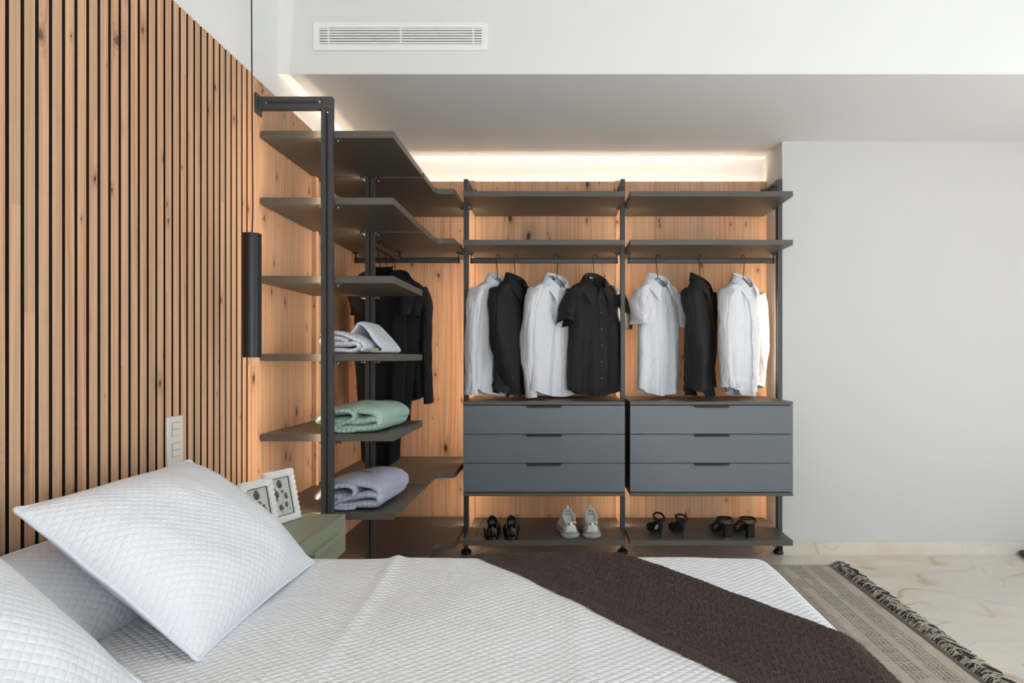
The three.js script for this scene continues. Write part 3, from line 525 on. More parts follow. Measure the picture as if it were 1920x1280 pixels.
{
  const BGp = 'folded quilted blankets on the left shelves';
  const w = thing('folded_blanket', 'white quilted blanket folded on a left shelf, one corner turned up', 'blanket', [-1.065, 1.294, -3.03], -4 * deg, BGp); w.scale.x = 0.84;
  mesh('folds', ribbonGeo([[0.02, 0.016], [0.12, 0.016], [0.19, 0.016], [0.216, 0.034], [0.19, 0.050], [0.12, 0.046], [0.03, 0.043], [0.008, 0.055], [0.03, 0.068], [0.1, 0.070], [0.15, 0.064]], 0.026, 0.30, { sd: 1 }), M.blanketWhite, w);
  mesh('folds', ribbonGeo([[0.0, 0.088], [0.04, 0.094], [0.1, 0.092], [0.16, 0.078], [0.215, 0.055], [0.238, 0.034], [0.225, 0.016]], 0.022, 0.29, { sd: 5, shear: 0.04 }), M.blanketWhite, w);
  mesh('turned_corner', ribbonGeo([[0.10, 0.06], [0.145, 0.115], [0.175, 0.140], [0.205, 0.128], [0.26, 0.076], [0.310, 0.030], [0.312, 0.014], [0.27, 0.011], [0.18, 0.012]], 0.016, 0.22, { sd: 2, shear: -0.1 }), M.blanketWhite, w).position.set(0.0, 0, -0.07);
  const t1 = mesh('care_label', rb(0.268, 0.302, 0.006, 0.026, 0.040, 0.0435, 0.0008), M.beige, w); t1.rotation.y = -0.1;
  const big = (label, x, y, z, mat, k, sd) => {
    const g = thing('folded_blanket', label, 'blanket', [x, y, z], -5 * deg, BGp); g.scale.x = 0.87;
    mesh('folds', ribbonGeo([[0.02, 0.02], [0.12, 0.02], [0.24, 0.022], [0.30, 0.028], [0.318, 0.048], [0.29, 0.062], [0.2, 0.056], [0.1, 0.054], [0.02, 0.052]].map(([a, b]) => [a, b * k]), 0.036, 0.38, { sd, lift: (v) => 1 + 0.12 * v }), mat, g);
    mesh('folds', ribbonGeo([[-0.01, 0.05], [0.03, 0.078], [0.11, 0.098], [0.2, 0.106], [0.275, 0.100], [0.318, 0.078], [0.322, 0.05]].map(([a, b]) => [a, b * k]), 0.036, 0.37, { sd: sd + 1, shear: -0.05, lift: (v) => 1 + 0.14 * Math.sin(v * 3) }), mat, g);
    mesh('turned_corner', ribbonGeo([[-0.01, 0.055], [0.03, 0.084], [0.1, 0.104], [0.155, 0.106], [0.19, 0.088], [0.18, 0.064], [0.135, 0.05], [0.09, 0.034], [0.085, 0.016], [0.13, 0.012], [0.19, 0.015]].map(([a, b]) => [a, b * k]), 0.020, 0.11, { sd: sd + 2, shear: 0.12 }), mat, g).position.set(0.0, 0, 0.155);
    return g;
  };
  big('mint green quilted blanket folded on a left shelf', -1.058, 0.9386, -3.07, M.blanketMint, 0.95, 3);
  const li = big('lilac grey quilted blanket folded on the lowest left shelf', -1.058, 0.591, -3.07, M.blanketLilac, 1.1, 7);
  const t2 = mesh('care_label', grid(8, 2, (u, v) => V(0.17 + 0.1 * u, 0.158 - 0.012 * u + 0.001 * Math.sin(u * 6), 0.03 + 0.03 * v - 0.02 * u)), M.beige.clone(), li); t2.material.side = THREE.DoubleSide;
}

// ------------------------------------------------------------------ shoes (heel at the local origin, toe towards -z)
function shoeUpper(wid, top, len, y0, rimA, rimB, inner) {
  const rings = [], n = 28, m = 30;
  for (let j = 0; j <= m; j++) {
    const s = j / m, w = wid(s), h = top(s), open = sstep(rimA, rimA + 0.05, s) * sstep(rimB, rimB - 0.12, s), ring = [];
    for (let i = 0; i < n; i++) {
      const a = -0.12 + (Math.PI + 0.24) * i / (n - 1), c = Math.cos(a), sn = Math.sin(a);
      let x = w * Math.sign(c) * Math.pow(Math.abs(c), 0.75) * (1 - 0.22 * Math.max(0, sn) * open), y = y0 + Math.max(0, (h - y0) * Math.pow(Math.max(0, sn), 0.8));
      const q = Math.abs(c);
      if (open > 0 && q < 0.72) { const k = sstep(0.72, 0.5, q); y = lerp(y, y0 + inner, k * open); x *= lerp(1, 0.9, open); }
      ring.push(V(x, y, -s * len));
    }
    rings.push(ring);
  }
  return loft(rings);
}
function soleGeo(wid, len, y0, y1, bulge = 0, toeUp = 0) {
  const rings = [], m = 26, n = 14;
  for (let j = 0; j <= m; j++) {
    const s = lerp(-0.02, 1.02, j / m), sc = clamp(s, 0, 1), e = Math.sqrt(Math.max(0.02, 1 - Math.pow(Math.abs(j / m * 2 - 1), 10))), w = wid(sc) * e + 0.002, up = toeUp * Math.pow(Math.max(0, (sc - 0.7) / 0.3), 2), ring = [];
    for (let i = 0; i < n; i++) { const a = i / n * 2 * Math.PI, c = Math.cos(a), sn = Math.sin(a); ring.push(V(Math.sign(c) * Math.pow(Math.abs(c), 0.45) * (w + bulge * (1 - sn * sn)), lerp(y0, y1, 0.5 + 0.5 * Math.sign(sn) * Math.pow(Math.abs(sn), 0.45)) + up, -s * len)); }
    rings.push(ring);
  }
  return loft(rings);
}
const oxW = table([[0, 0.024], [0.03, 0.035], [0.12, 0.042], [0.35, 0.039], [0.55, 0.046], [0.72, 0.052], [0.86, 0.047], [0.95, 0.030], [1, 0.010]]);
const oxT = table([[0, 0.066], [0.05, 0.082], [0.2, 0.078], [0.34, 0.090], [0.46, 0.098], [0.58, 0.080], [0.72, 0.062], [0.88, 0.048], [1, 0.032]]);
function oxford(label, x, z, yaw, lace) {
  const t = thing('oxford_shoe', label, 'shoe', [x, 0.171, z], yaw, 'pair of black lace-up shoes');
  mesh('upper', shoeUpper(oxW, oxT, 0.285, 0.02, 0.02, 0.5, 0.03), M.leather, t);
  mesh('sole', soleGeo((s) => oxW(s) + 0.0025, 0.285, 0.008, 0.021, 0.001, 0.004), M.lining, t);
  mesh('heel', new THREE.ExtrudeGeometry((() => { const s = new THREE.Shape(); s.absarc(0, 0.03, 0.0345, 0, Math.PI, false); s.lineTo(-0.0345, -0.02); s.lineTo(0.0345, -0.02); return s; })(), { depth: 0.02, bevelEnabled: false }).rotateX(-Math.PI / 2).rotateY(Math.PI).translate(0, 0, -0.03).rotateY(0), M.leather, t);
  mesh('heel_strip', grid(6, 10, (u, v) => V(0.009 * (u * 2 - 1) * lerp(1.2, 0.8, v), lerp(0.024, 0.076, v), 0.0035 + 0.003 * Math.sin(v * 3) - 0.004 * Math.pow(u * 2 - 1, 2))), M.leather, t);
  mesh('tongue', grid(8, 8, (u, v) => V(0.024 * (u * 2 - 1) * lerp(1, 0.8, v), lerp(0.075, 0.112, v) - 0.012 * Math.pow(u * 2 - 1, 2), -0.15 + 0.02 * v)), M.lining, t);
  const laces = lace ? [tube([[-0.015, 0.098, -0.14], [-0.032, 0.094, -0.12], [-0.062, 0.086, -0.09], [-0.085, 0.045, -0.06], [-0.098, 0.012, -0.045]], 0.0018, 24, 5), tube([[0.01, 0.102, -0.14], [-0.01, 0.108, -0.13], [-0.022, 0.115, -0.135]], 0.0018, 12, 5)]
    : [tube([[0.015, 0.098, -0.14], [0.030, 0.110, -0.12], [0.044, 0.118, -0.115], [0.046, 0.104, -0.11], [0.034, 0.092, -0.115]], 0.002, 24, 5), tube([[-0.02, 0.098, -0.14], [-0.005, 0.116, -0.13], [0.012, 0.103, -0.14]], 0.0018, 12, 5)];
  for (const zz of [-0.14, -0.155, -0.17]) laces.push(tube([[-0.026, 0.088, zz], [0, 0.103 - (zz + 0.14) * -0.3, zz], [0.026, 0.088, zz]], 0.0018, 10, 5));
  mesh('lace', merge(laces), M.black, t);
}
oxford('left shoe of the black lace-up pair, loose lace end on the shelf', PX(922.5, -3.89), -3.90, 6 * deg, true);
oxford('right shoe of the black lace-up pair, lace tied in a loop', PX(958.5, -3.89), -3.90, 4 * deg, false);
const snW = table([[0, 0.028], [0.05, 0.037], [0.2, 0.041], [0.4, 0.037], [0.6, 0.045], [0.75, 0.049], [0.9, 0.041], [0.97, 0.027], [1, 0.012]]);
const snT = table([[0, 0.080], [0.06, 0.098], [0.2, 0.088], [0.36, 0.112], [0.48, 0.120], [0.6, 0.098], [0.75, 0.078], [0.9, 0.064], [1, 0.046]]);
function sneaker(label, x, z, yaw) {
  const t = thing('sneaker', label, 'shoe', [x, 0.171, z], yaw, 'pair of white sneakers');
  mesh('upper', shoeUpper(snW, snT, 0.285, 0.038, 0.02, 0.5, 0.025), M.sneaker, t);
  mesh('sole', merge([soleGeo((s) => snW(s) + 0.012 * sstep(0.35, 0, s) + 0.006, 0.285, 0.0, 0.028, 0.004, 0.010), soleGeo((s) => snW(s) + 0.006 * sstep(0.35, 0, s) + 0.003, 0.285, 0.027, 0.042, 0.003, 0.006)]), M.sneakerSole, t);
  mesh('tongue', grid(10, 10, (u, v) => V(0.029 * (u * 2 - 1) * lerp(1, 0.82, v), lerp(0.07, 0.148, v) - 0.022 * Math.pow(u * 2 - 1, 2) * (0.4 + v), -0.15 + 0.03 * v - 0.012 * Math.pow(u * 2 - 1, 2))), M.sneakerLining, t);
  mesh('collar_rim', merge([tube([[-0.032, 0.088, -0.02], [-0.034, 0.094, -0.07], [-0.030, 0.118, -0.12], [-0.018, 0.145, -0.128], [0, 0.152, -0.126], [0.018, 0.145, -0.128], [0.030, 0.118, -0.12], [0.034, 0.094, -0.07], [0.032, 0.088, -0.02]], 0.0055, 48, 8), tube([[-0.032, 0.088, -0.02], [-0.018, 0.097, -0.006], [0, 0.099, -0.003], [0.018, 0.097, -0.006], [0.032, 0.088, -0.02]], 0.0045, 20, 8)]), M.sneaker, t);
  mesh('pull_tab', rb(-0.008, 0.008, 0.146, 0.174, -0.129, -0.125, 0.0015), M.sneaker, t);
  mesh('heel_tab', rb(-0.009, 0.009, 0.078, 0.096, -0.002, 0.007, 0.003), M.vent, t);
  mesh('lace', merge([-0.13, -0.15, -0.17].map((zz) => tube([[-0.034, 0.096, zz], [-0.03, 0.112, zz], [0, 0.125, zz], [0.03, 0.112, zz], [0.034, 0.096, zz]], 0.003, 16, 6)).concat([tube([[0.030, 0.12, -0.13], [0.046, 0.116, -0.12], [0.048, 0.1, -0.11], [0.038, 0.088, -0.10]], 0.0028, 16, 6)])), M.sneaker, t);
}
sneaker('left white sneaker of the pair, turned slightly outward', PX(1071, -3.91), -3.915, 9 * deg);
sneaker('right white sneaker of the pair', PX(1111, -3.91), -3.915, 3 * deg);

function sandalBed(h, pts, wid, th = 0.009) {                    // pts: [z, y] along the foot
  const c = new THREE.CatmullRomCurve3(pts.map(([z, y]) => V(0, y, z))), rings = [];
  for (let j = 0; j <= 30; j++) { const s = j / 30, p = c.getPoint(s), w = wid(s), ring = []; for (let i = 0; i < 10; i++) { const a = i / 10 * 2 * Math.PI, cc = Math.cos(a), sn = Math.sin(a); ring.push(V(Math.sign(cc) * Math.pow(Math.abs(cc), 0.6) * w, p.y + sn * th * 0.5, p.z)); } rings.push(ring); }
  return loft(rings);
}
const footW = table([[0, 0.018], [0.08, 0.029], [0.35, 0.029], [0.7, 0.041], [0.88, 0.037], [1, 0.014]]);
function stiletto(label, x, z, yaw, sticker) {
  const t = thing('stiletto_sandal', label, 'shoe', [x, 0.171, z], yaw, 'pair of thin-heeled black sandals');
  mesh('footbed', sandalBed(0.1, [[0.006, 0.100], [-0.03, 0.099], [-0.075, 0.068], [-0.115, 0.024], [-0.14, 0.010], [-0.21, 0.009]], footW), M.suede, t);
  const ring = (y, w, d, zc) => Array.from({ length: 12 }, (_, i) => { const a = i / 12 * 2 * Math.PI; return V(w * Math.cos(a), y, zc + d * Math.sin(a)); });
  mesh('heel', loft([ring(0, 0.0042, 0.0042, 0.0), ring(0.02, 0.0036, 0.0036, 0.0), ring(0.06, 0.0042, 0.005, -0.001), ring(0.075, 0.009, 0.009, -0.006), ring(0.09, 0.021, 0.017, -0.014), ring(0.103, 0.027, 0.022, -0.016)]), M.suede, t);
  mesh('sole_plate', grid(8, 14, (u, v) => V((u * 2 - 1) * lerp(0.026, 0.038, v), lerp(0.088, 0.012, sstep(0, 1, v)), lerp(-0.03, -0.122, v))), M.suede, t);
  mesh('toe_strap', merge([-0.145, -0.172].map((zz, i) => tube([[-0.037, 0.012, zz], [-0.036, 0.036 + i * 0.004, zz], [0, 0.054 - i * 0.006, zz + 0.006], [0.036, 0.036, zz], [0.037, 0.012, zz]], 0.0095, 20, 6))), M.suede, t);
  mesh('ankle_strap', merge([tube(Array.from({ length: 17 }, (_, i) => { const a = i / 16 * 2 * Math.PI; return [0.031 * Math.sin(a), 0.122 + (sticker ? 0.013 : 0.003) * -Math.cos(a), -0.045 + 0.04 * Math.cos(a)]; }), 0.0065, 36, 6), tube([[-0.026, 0.1, -0.01], [-0.034, 0.112, -0.02], [-0.031, 0.122, -0.04]], 0.005, 12, 6), tube([[0.026, 0.1, -0.01], [0.034, 0.112, -0.02], [0.031, 0.122, -0.04]], 0.005, 12, 6)]), M.suede, t);
  if (sticker) { const m = mesh('sticker', grid(2, 4, (u, v) => V(-0.024 + 0.022 * u + 0.002, lerp(0.078, 0.034, v) + 0.000, lerp(-0.041, -0.094, v) + 0.016)), M.tagWhite, t); m.rotation.y = 0; }
}
stiletto('left thin-heeled black sandal with a white sticker under the sole', PX(1238.5, -3.92), -3.92, 5 * deg, true);
stiletto('right thin-heeled black sandal, without a sticker', PX(1280, -3.92), -3.915, 4 * deg, false);
function blockSandal(label, x, z, yaw) {
  const t = thing('block_heel_sandal', label, 'shoe', [x, 0.171, z], yaw, 'pair of block-heeled black sandals');
  mesh('footbed', sandalBed(0.08, [[0.006, 0.086], [-0.04, 0.082], [-0.09, 0.052], [-0.13, 0.018], [-0.155, 0.010], [-0.22, 0.010]], footW, 0.012), M.suede, t);
  mesh('insole', sandalBed(0.08, [[0.0, 0.0925], [-0.04, 0.0885], [-0.09, 0.0585], [-0.13, 0.0245], [-0.155, 0.0165], [-0.21, 0.0165]], (s) => footW(s) * 0.86, 0.003), M.insole, t);
  const ring = (y, w, d, zc) => [[-1, -1], [-0.86, -1.0], [0.86, -1], [1, -1], [1, -0.8], [1, 0.8], [1, 1], [0.86, 1], [-0.86, 1], [-1, 1], [-1, 0.8], [-1, -0.8]].map(([a, b]) => V(a * w * (Math.abs(b) === 1 && Math.abs(a) === 1 ? 0.96 : 1), y, zc + b * d));
  mesh('heel', loft([ring(0.003, 0.0245, 0.019, -0.017), ring(0.04, 0.0225, 0.019, -0.018), ring(0.084, 0.0205, 0.022, -0.018)]), M.suede, t);
  mesh('heel_tip', loft([ring(0, 0.0235, 0.018, -0.017), ring(0.003, 0.0245, 0.019, -0.017)]), M.sneakerSole, t);
  mesh('toe_strap', merge([[-0.13, 0.075, 0.02], [-0.16, 0.06, -0.02], [-0.185, 0.045, 0.0]].map(([zz, h, sk]) => tube([[-0.038, 0.014, zz - sk], [-0.038, h * 0.7, zz - sk * 0.5], [-0.01, h, zz], [0.03, h * 0.75, zz + sk * 0.5], [0.037, 0.014, zz + sk]], 0.0042, 24, 6))), M.suede, t);
  mesh('ankle_strap', merge([tube(Array.from({ length: 17 }, (_, i) => { const a = i / 16 * 2 * Math.PI; return [0.043 * Math.sin(a), 0.112 + 0.003 * Math.cos(a), -0.055 + 0.045 * Math.cos(a)]; }), 0.0062, 36, 6), tube([[-0.022, 0.088, -0.02], [-0.04, 0.1, -0.06], [-0.042, 0.07, -0.11], [-0.038, 0.02, -0.13]], 0.0042, 20, 6), tube([[0.022, 0.088, -0.02], [0.044, 0.100, -0.03], [0.043, 0.112, -0.05]], 0.005, 14, 6)]), M.suede, t);
}
blockSandal('left block-heeled black sandal of the rightmost pair', PX(1364.5, -3.92), -3.905, 11 * deg);
blockSandal('right block-heeled black sandal, nearest the white wall', PX(1407.5, -3.92), -3.905, 11 * deg);

// ------------------------------------------------------------------ bed
const BT = 0.6, XF = 0.725, ZN = 0.35, ZFAR = 2.2, BRAD = 0.06;   // b is the depth in front of the camera
function drape(a, b, off) {                                      // point on the bedspread, off metres above it
  const xe = XF - BRAD, ze = ZFAR - BRAD, zn = ZN + BRAD, ox = Math.max(0, a - xe), oz = b > ze ? b - ze : b < zn ? b - zn : 0, d = Math.hypot(ox, oz);
  const ridge = 0.010 * Math.exp(-Math.pow((a + 0.53 + 0.03 * (b - 1.9)) / 0.02, 2)) * sstep(1.2, 1.8, b) + 0.010 * N3(a * 1.7, b * 1.9, 0.7) + 0.006 * N3(a * 5, b * 4, 3.3) + 0.004 * Math.exp(-Math.pow((a - 0.02 * b - 0.02) / 0.03, 2)) * sstep(0.6, 1.4, b);
  const px = Math.min(a, xe), pz = clamp(b, zn, ze), f = sstep(0.3, 0, d);
  if (d === 0) return V(px, BT + ridge + off, -pz);
  const L = BRAD * Math.PI / 2, dx = ox / d, dz = oz / d; let h, v;
  if (d < L) { const g = d / BRAD; h = (BRAD + off) * Math.sin(g); v = (BRAD + off) * Math.cos(g) - BRAD; }
  else { const q = d - L; h = BRAD + off + 0.05 * q + 0.012 * Math.sin((a * dz + b * dx) * 16) * sstep(0, 0.25, q); v = -BRAD - q; }
  return V(px + dx * h, BT + ridge * f + v, -(pz + dz * h));
}
{
  const t = thing('bed', 'upholstered double bed with its head against the slatted wall', 'bed', [-0.28, 0, -1.275]);
  mesh('bed_base', new RoundedBoxGeometry(1.94, 0.22, 1.76, 3, 0.02).translate(0, 0.19, 0), M.bedBase, t);
  for (const [sx, sz] of [[-1, -1], [1, -1], [-1, 1], [1, 1]]) mesh('leg', lathe([[0, 0], [0.02, 0], [0.025, 0.08], [0, 0.08]], 16).translate(sx * 0.88, 0, sz * 0.78), M.dark, t);
  mesh('mattress', new RoundedBoxGeometry(1.95, 0.26, 1.77, 4, 0.05).translate(0, 0.435, 0), M.mattress, t);
  const drop = 0.47, a0 = -1.29, a1 = XF - BRAD + BRAD * 1.57 + drop, b0 = ZN + BRAD - BRAD * 1.57 - drop, b1 = ZFAR - BRAD + BRAD * 1.57 + drop;
  const s = tag(mesh('bedspread', grid(260, 300, (u, v) => { const a = lerp(a0, a1, u), b = lerp(b0, b1, v), p = drape(a, b, 0.004); p.uv = [a, b]; return p; }), M.spread), 'white quilted bedspread covering the bed to its edges', 'bedspread');
  s.material = M.spread; s.material.side = THREE.DoubleSide;
}
{
  const knit = (x, y) => { const c = x / 0.036, fr = c - Math.floor(c), zig = Math.abs(fr - 0.5) * 2, r = Math.sin((y / 0.021 + zig * 0.9 + (Math.floor(c) % 2) * 0.4) * 2 * Math.PI), wale = Math.min(1, 4 * Math.min(fr, 1 - fr)); return 0.0026 * r * (0.4 + 0.6 * wale) - 0.002 * (1 - wale); };
  const c0 = [-0.064, 2.2], d = [0.60, -0.80], n = [0.80, 0.60], hw = 0.192, s0 = -0.42, s1 = 1.78;
  const g = grid(170, 760, (u, v) => {
    const w = (u * 2 - 1), s = lerp(s0, s1, v), bend = 0.012 * Math.sin(s * 4) + 0.03 * sstep(0.2, 1.2, s), e = Math.abs(w), ww = w * hw + bend;
    const a = c0[0] + d[0] * s + n[0] * ww, b = c0[1] + d[1] * s + n[1] * ww, off = 0.006 + 0.012 * Math.sqrt(Math.max(0, 1 - Math.pow(e, 16))) + 0.003 * Math.exp(-Math.pow((e - 0.93) / 0.05, 2)) - 0.0025 * Math.exp(-Math.pow((e - 0.86) / 0.03, 2)) + 0.002 * N3(a * 14, b * 14, 4) + (e < 0.84 ? knit(ww, s) : 0.0012 * Math.abs(Math.sin(s * 140)));
    const p = drape(a, b, off); p.uv = [ww, s]; return p;
  });
  M.throwMat.side = THREE.DoubleSide;
  tag(mesh('throw_blanket', g, M.throwMat), 'dark brown knitted throw laid diagonally across the white bedspread', 'throw');
}
// pillows: u along the long side, v up the short side
function pillow(label, c, U, Vv, a, b, T, sd, group) {
  const t = thing('pillow', label, 'pillow', c, 0, group), Un = U.clone().normalize(), Nn = new THREE.Vector3().crossVectors(Un, Vv).normalize(), Vn = new THREE.Vector3().crossVectors(Nn, Un);
  t.quaternion.setFromRotationMatrix(new THREE.Matrix4().makeBasis(Un, Vn, Nn));
  const edge = (u, v) => { const x = a * u * (1 - 0.022 * (1 - v * v) * u * u), y = b * v * (1 - 0.03 * (1 - u * u) * v * v); return [x, y]; };
  const thick = (u, v) => Math.pow((1 - Math.pow(Math.abs(u), 2.6)) * (1 - Math.pow(Math.abs(v), 2.6)), 0.62);
  const dent = (x, y, s) => 0.012 * N3(x * 5 + sd, y * 5, s) + 0.005 * N3(x * 14, y * 14 + sd, s + 4);
  const q = (k) => Math.sign(k) * (1 - Math.pow(1 - Math.abs(k), 1.6));
  const face = (sg) => grid(90, 72, (i, j) => { const u = q(sg > 0 ? i * 2 - 1 : 1 - i * 2), v = q(j * 2 - 1), [x, y] = edge(u, v), h = thick(u, v), p = V(x, y, sg * ((sg > 0 ? T : T * 0.8) * h + dent(x, y, sg) * h)); p.uv = [x, y]; return p; });
  mesh('quilted_face', face(1), M.quilt, t); mesh('plain_back', face(-1), M.cotton, t);
  const pts = []; for (let k = 0; k < 4; k++) for (let i = 0; i < 24; i++) { const s = i / 24 * 2 - 1, [u, v] = [[s, -1], [1, s], [-s, 1], [-1, -s]][k], [x, y] = edge(u, v), z = 0.004 * N3(x * 9, y * 9, sd); pts.push([x * 1.004, y * 1.004, z]); }
  mesh('piping', tube(pts, 0.0055, 320, 6, true), M.cotton, t);
  return t;
}
const PG = 'white quilted pillows';
pillow('white quilted pillow leaning on another, nearest the bedside table', [-1.005, 0.772, -1.764], V(0, 0.0, -1), V(-0.385, 0.315, 0), 0.338, 0.262, 0.116, 1, PG);
pillow('white quilted pillow lying behind and under the large leaning pillow', [-1.195, 0.700, -1.66], V(0.02, 0, -1), V(-0.16, 0.18, 0), 0.335, 0.15, 0.08, 2, PG);
pillow('white quilted pillow cut off by the lower left corner of the picture', [-1.045, 0.785, -0.945], V(0, 0, -1), V(-0.385, 0.325, 0), 0.352, 0.262, 0.118, 3, PG);

// ------------------------------------------------------------------ bedside table, frames, lamp, switch plate
{
  const t = thing('nightstand', 'sage green floating bedside drawer with a bar handle', 'nightstand', [-1.31, 0, -2.5]);
  const x1 = 0.40, y0 = 0.448, y1 = 0.606, z = 0.25;
  mesh('top_panel', rb(0, x1 - 0.024, y1 - 0.018, y1, -z, z), M.green, t); mesh('bottom_panel', rb(0, x1 - 0.024, y0, y0 + 0.018, -z, z), M.green, t);
  mesh('side_panel', rb(0, x1 - 0.024, y0 + 0.018, y1 - 0.018, -z, -z + 0.018), M.green, t); mesh('side_panel', rb(0, x1 - 0.024, y0 + 0.018, y1 - 0.018, z - 0.018, z), M.green, t);
  mesh('back_panel', bx(0, 0.01, y0 + 0.018, y1 - 0.018, -z + 0.018, z - 0.018), M.green, t);
  const d = mesh('drawer_front', rb(x1 - 0.020, x1, y0, y1, -z, z), M.green, t);
  mesh('handle', merge([rb(x1, x1 + 0.018, 0.548, 0.552, -0.145, 0.145, 0.001), rb(x1 + 0.014, x1 + 0.020, 0.540, 0.556, -0.145, 0.145, 0.001)]), M.green, d);
}
function printTex() {
  const c = document.createElement('canvas'); c.width = 256; c.height = 448; const g = c.getContext('2d');
  g.fillStyle = '#c9cac5'; g.fillRect(0, 0, 256, 448);
  const leafy = (x, y, r, n) => { for (let i = 0; i < n; i++) { const a = rnd() * 6.28, d = r * Math.sqrt(rnd()); g.save(); g.translate(x + d * Math.cos(a) * 0.7, y + d * Math.sin(a)); g.rotate(a + rnd()); g.fillStyle = `rgba(${70 + rnd() * 25 | 0},${62 + rnd() * 20 | 0},${58 + rnd() * 15 | 0},0.8)`; g.beginPath(); g.ellipse(0, 0, r * 0.36, r * 0.14, 0, 0, 6.283); g.fill(); g.restore(); } };
  g.strokeStyle = '#6d655e'; g.lineWidth = 3;
  for (const [x, y, cx, cy, X, Y] of [[112, 448, 120, 330, 116, 80], [110, 430, 70, 300, 50, 190], [120, 420, 150, 300, 190, 235], [100, 448, 100, 420, 96, 370], [150, 448, 170, 410, 176, 350], [112, 330, 150, 250, 150, 160]]) { g.beginPath(); g.moveTo(x, y); g.quadraticCurveTo(cx, cy, X, Y); g.stroke(); }
  leafy(120, 70, 44, 70); leafy(58, 190, 42, 70); leafy(40, 130, 20, 20); leafy(188, 225, 34, 45); leafy(148, 165, 24, 26); leafy(96, 352, 36, 45); leafy(176, 330, 32, 40); leafy(60, 250, 22, 20); leafy(216, 385, 13, 14);
  const t = new THREE.CanvasTexture(c); t.colorSpace = THREE.SRGBColorSpace; return t;
}
const printMat = S({ map: printTex(), roughness: 0.5 });
function photoFrame(label, x, z, yaw) {
  const t = thing('photo_frame', label, 'picture frame', [x, 0.606, z], yaw, 'white carved frames on the bedside table'), W = 0.155, H = 0.212, bw = 0.031, tilt = -0.23;
  const tiltM = new THREE.Matrix4().makeRotationX(tilt), put = (g) => { g.applyMatrix4(tiltM); return g; };
  // carved border: a ring with ridges that sweep across it
  const n = 240, ring = grid(n, 10, (u, v) => {
    const per4 = u * 4 % 4, side = Math.floor(per4) % 4, s = per4 - Math.floor(per4), k = v;                  // v across the border, outside to inside
    const o = [[[-W / 2, 0], [W / 2, 0]], [[W / 2, 0], [W / 2, H]], [[W / 2, H], [-W / 2, H]], [[-W / 2, H], [-W / 2, 0]]][side], ii = [[[-W / 2 + bw, bw], [W / 2 - bw, bw]], [[W / 2 - bw, bw], [W / 2 - bw, H - bw]], [[W / 2 - bw, H - bw], [-W / 2 + bw, H - bw]], [[-W / 2 + bw, H - bw], [-W / 2 + bw, bw]]][side];
    const ox = lerp(o[0][0], o[1][0], s), oy = lerp(o[0][1], o[1][1], s), ix = lerp(ii[0][0], ii[1][0], s), iy = lerp(ii[0][1], ii[1][1], s), x2 = lerp(ox, ix, k), y2 = lerp(oy, iy, k);
    const ph = side % 2 ? y2 * 62 + 0.9 * Math.sin(x2 * 60) : (y2 * 150 + x2 * 26 + 0.8 * Math.sin(x2 * 45)), r = Math.pow(Math.abs(Math.sin(ph * Math.PI * 0.75)), 0.6);
    const edge = 0.0016 * r * (k < 0.05 ? 1 : 0), sx = Math.sign(x2), z2 = k < 0.001 || k > 0.999 ? 0.004 : 0.008 + 0.008 * r;
    return V(x2 + (side % 2 ? sx * edge : 0), y2 + (side % 2 ? 0 : edge * (side === 2 ? 1 : 0)), z2);
  });
  mesh('carved_border', put(ring), M.frame, t);
  mesh('backboard', put(bx(-W / 2 + 0.001, W / 2 - 0.001, 0.001, H - 0.001, -0.004, 0.004)), M.frame, t);
  const pg = new THREE.PlaneGeometry(W - 2 * bw, H - 2 * bw).translate(0, H / 2, 0.0048); mesh('botanical_print', put(pg), printMat, t);
  mesh('inner_lip', put(merge([bx(-W / 2 + bw - 0.001, -W / 2 + bw + 0.001, bw, H - bw, 0.004, 0.0085), bx(W / 2 - bw - 0.001, W / 2 - bw + 0.001, bw, H - bw, 0.004, 0.0085), bx(-W / 2 + bw, W / 2 - bw, H - bw - 0.001, H - bw + 0.001, 0.004, 0.0085), bx(-W / 2 + bw, W / 2 - bw, bw - 0.001, bw + 0.001, 0.004, 0.0085)])), M.metal, t);
  mesh('easel_leg', rb(-0.012, 0.012, 0, 0.13, -0.002, 0.002).rotateX(0.40).translate(0, 0.001, -0.094), M.frame, t);
}
photoFrame('white carved frame with pressed flowers, the farther one beside the wardrobe', -1.106, -2.605, 68 * deg);
photoFrame('white carved frame with pressed flowers, half hidden behind the pillow', -1.100, -2.395, 68 * deg);
{
  const z = -2.40, t = thing('pendant_lamp', 'dark grey cylinder pendant lamp hanging on a long black cable', 'pendant lamp', [PX(472, z), 0, z]);
  const yb = EYE - (670 - 669) * 2.4 / F, yt = EYE + (669 - 438) * 2.4 / F, r = 0.0345;
  mesh('shade', lathe([[r - 0.004, yb + 0.006], [r - 0.004, yb], [r, yb + 0.0005], [r, yt - 0.002], [r - 0.002, yt], [0.004, yt + 0.001]], 64), M.lamp, t);
  mesh('diffuser', lathe([[0, yb + 0.012], [r - 0.004, yb + 0.012]], 32), M.dark, t);
  mesh('cable', tube([[0.0015, yt, 0], [0.0045, yt + 0.08, 0.001], [0.003, yt + 0.3, 0], [0.0, yt + 0.7, 0], [-0.0015, yt + 1.0, 0], [-0.001, CEIL - 0.02, 0]], 0.0026, 40, 8), M.black, t);
  mesh('canopy', lathe([[0, CEIL - 0.03], [0.04, CEIL - 0.03], [0.042, CEIL - 0.026], [0.042, CEIL], [0, CEIL]], 32), M.black, t);
}
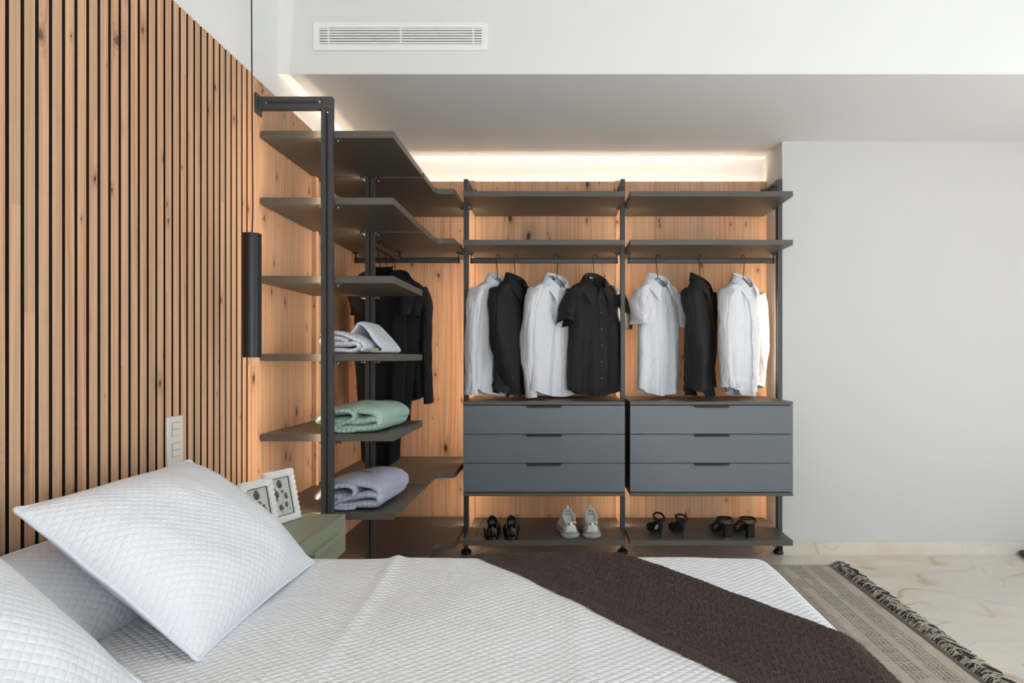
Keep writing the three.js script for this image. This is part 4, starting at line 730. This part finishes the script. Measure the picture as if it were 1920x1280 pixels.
{
  const x = XP + 0.004, zc = -2.190, y1 = 1.0775, w = 0.044, h = 0.230, t = thing('switch_plate', 'white three-gang switch and socket plate on the slats', 'switch', [x, 0, zc]);
  mesh('plate', rb(0, 0.011, y1 - h, y1, -w, w, 0.003), M.plate, t);
  for (let i = 0; i < 2; i++) for (let k = 0; k < 2; k++) { const yc = y1 - 0.044 - i * 0.071, r = mesh('rocker', rb(0.009, 0.0135, yc + (k ? -0.0225 : 0.0006), yc + (k ? -0.0006 : 0.0225), -0.022, 0.022, 0.001), M.plate, t); r.rotation.z = 0; }
  mesh('rocker_gap', merge([0, 1].map((i) => bx(0.0105, 0.0118, y1 - 0.044 - i * 0.071 - 0.0235, y1 - 0.044 - i * 0.071 + 0.0235, -0.023, 0.023))), M.plateDark, t);
  const yc = y1 - 0.044 - 0.142, s = mesh('socket', new THREE.TorusGeometry(0.0195, 0.003, 8, 32).rotateY(Math.PI / 2).translate(0.0115, yc, 0), M.plate, t);
  mesh('socket_cup', new THREE.CylinderGeometry(0.019, 0.019, 0.001, 32).rotateZ(Math.PI / 2).translate(0.0112, yc, 0), M.beige, s);
  mesh('contact_hole', merge([-1, 1].map((k) => new THREE.CylinderGeometry(0.0025, 0.0025, 0.001, 12).rotateZ(Math.PI / 2).translate(0.0119, yc, k * 0.0095))), M.plateDark, s);
}

// ------------------------------------------------------------------ rug with fringe; the foot at the right edge
{
  const x0 = 0.86, x1 = 1.675, za = -3.905, zb = -2.0, t = thing('rug', 'woven beige and grey striped rug with a shaggy dark fringe', 'rug', [0, 0, 0]);
  const g = grid(40, 90, (u, v) => { const p = V(lerp(x0, x1, u), 0.009 + 0.0015 * N3(u * 5, v * 9, 2), lerp(za, zb, v)); p.uv = [u, v * 1.905 / 1.7]; return p; });
  mesh('woven_field', merge([g, bx(x0 + 0.001, x1 - 0.001, 0, 0.0085, za + 0.001, zb - 0.001)]), M.rug, t);
  mesh('binding', grid(6, 120, (u, v) => V(x1 - 0.022 + 0.024 * u, 0.0105 + 0.004 * Math.sin(u * Math.PI) + 0.001 * N3(v * 60, u, 1), lerp(za, zb, v))), M.rugDark, t);
  const dark = [], light = [];
  for (let i = 0; i < 1900; i++) {
    const z = lerp(za - 0.012, zb, rnd()), s = rr(0.04, 0.105), dz = rr(-0.045, 0.045), h = rr(0.006, 0.026), xs = x1 + rr(-0.006, 0.012);
    const gg = tube([[xs, 0.008, z], [xs + s * 0.35, 0.008 + h, z + dz * 0.3], [xs + s * 0.75, 0.006 + h * 0.8 * rnd(), z + dz * 0.8 + rr(-0.008, 0.008)], [xs + s, 0.004 + h * 0.3, z + dz + rr(-0.012, 0.012)]], rr(0.0024, 0.0042), 5, 4);
    (rnd() < 0.45 ? dark : light).push(gg);
  }
  for (let i = 0; i < 90; i++) { const x = lerp(x0, x1, (i + rnd() * 0.5) / 90); dark.push(tube([[x, 0.008, za + 0.002], [x + rr(-0.003, 0.003), 0.007, za - 0.008], [x + rr(-0.005, 0.005), 0.003, za - rr(0.012, 0.02)]], 0.002, 3, 4)); }
  const f1 = mesh('fringe', merge(dark), M.fringeDark, t), f2 = mesh('fringe', merge(light), M.fringeLight, t);
  f1.userData.kind = f2.userData.kind = 'stuff';
}
{
  const t = thing('furniture_foot', 'flat black foot on the floor at the right edge of the picture', 'furniture foot', [3.085, 0, -4.05]);
  mesh('glide', lathe([[0, 0], [0.115, 0], [0.12, 0.004], [0.12, 0.012], [0, 0.012]], 40), M.sneakerSole, t);
  mesh('base', lathe([[0, 0.012], [0.128, 0.012], [0.130, 0.016], [0.130, 0.028], [0.126, 0.031], [0.02, 0.033], [0.014, 0.04], [0, 0.04]], 48), M.black, t);
}
renderer.render(scene, camera);
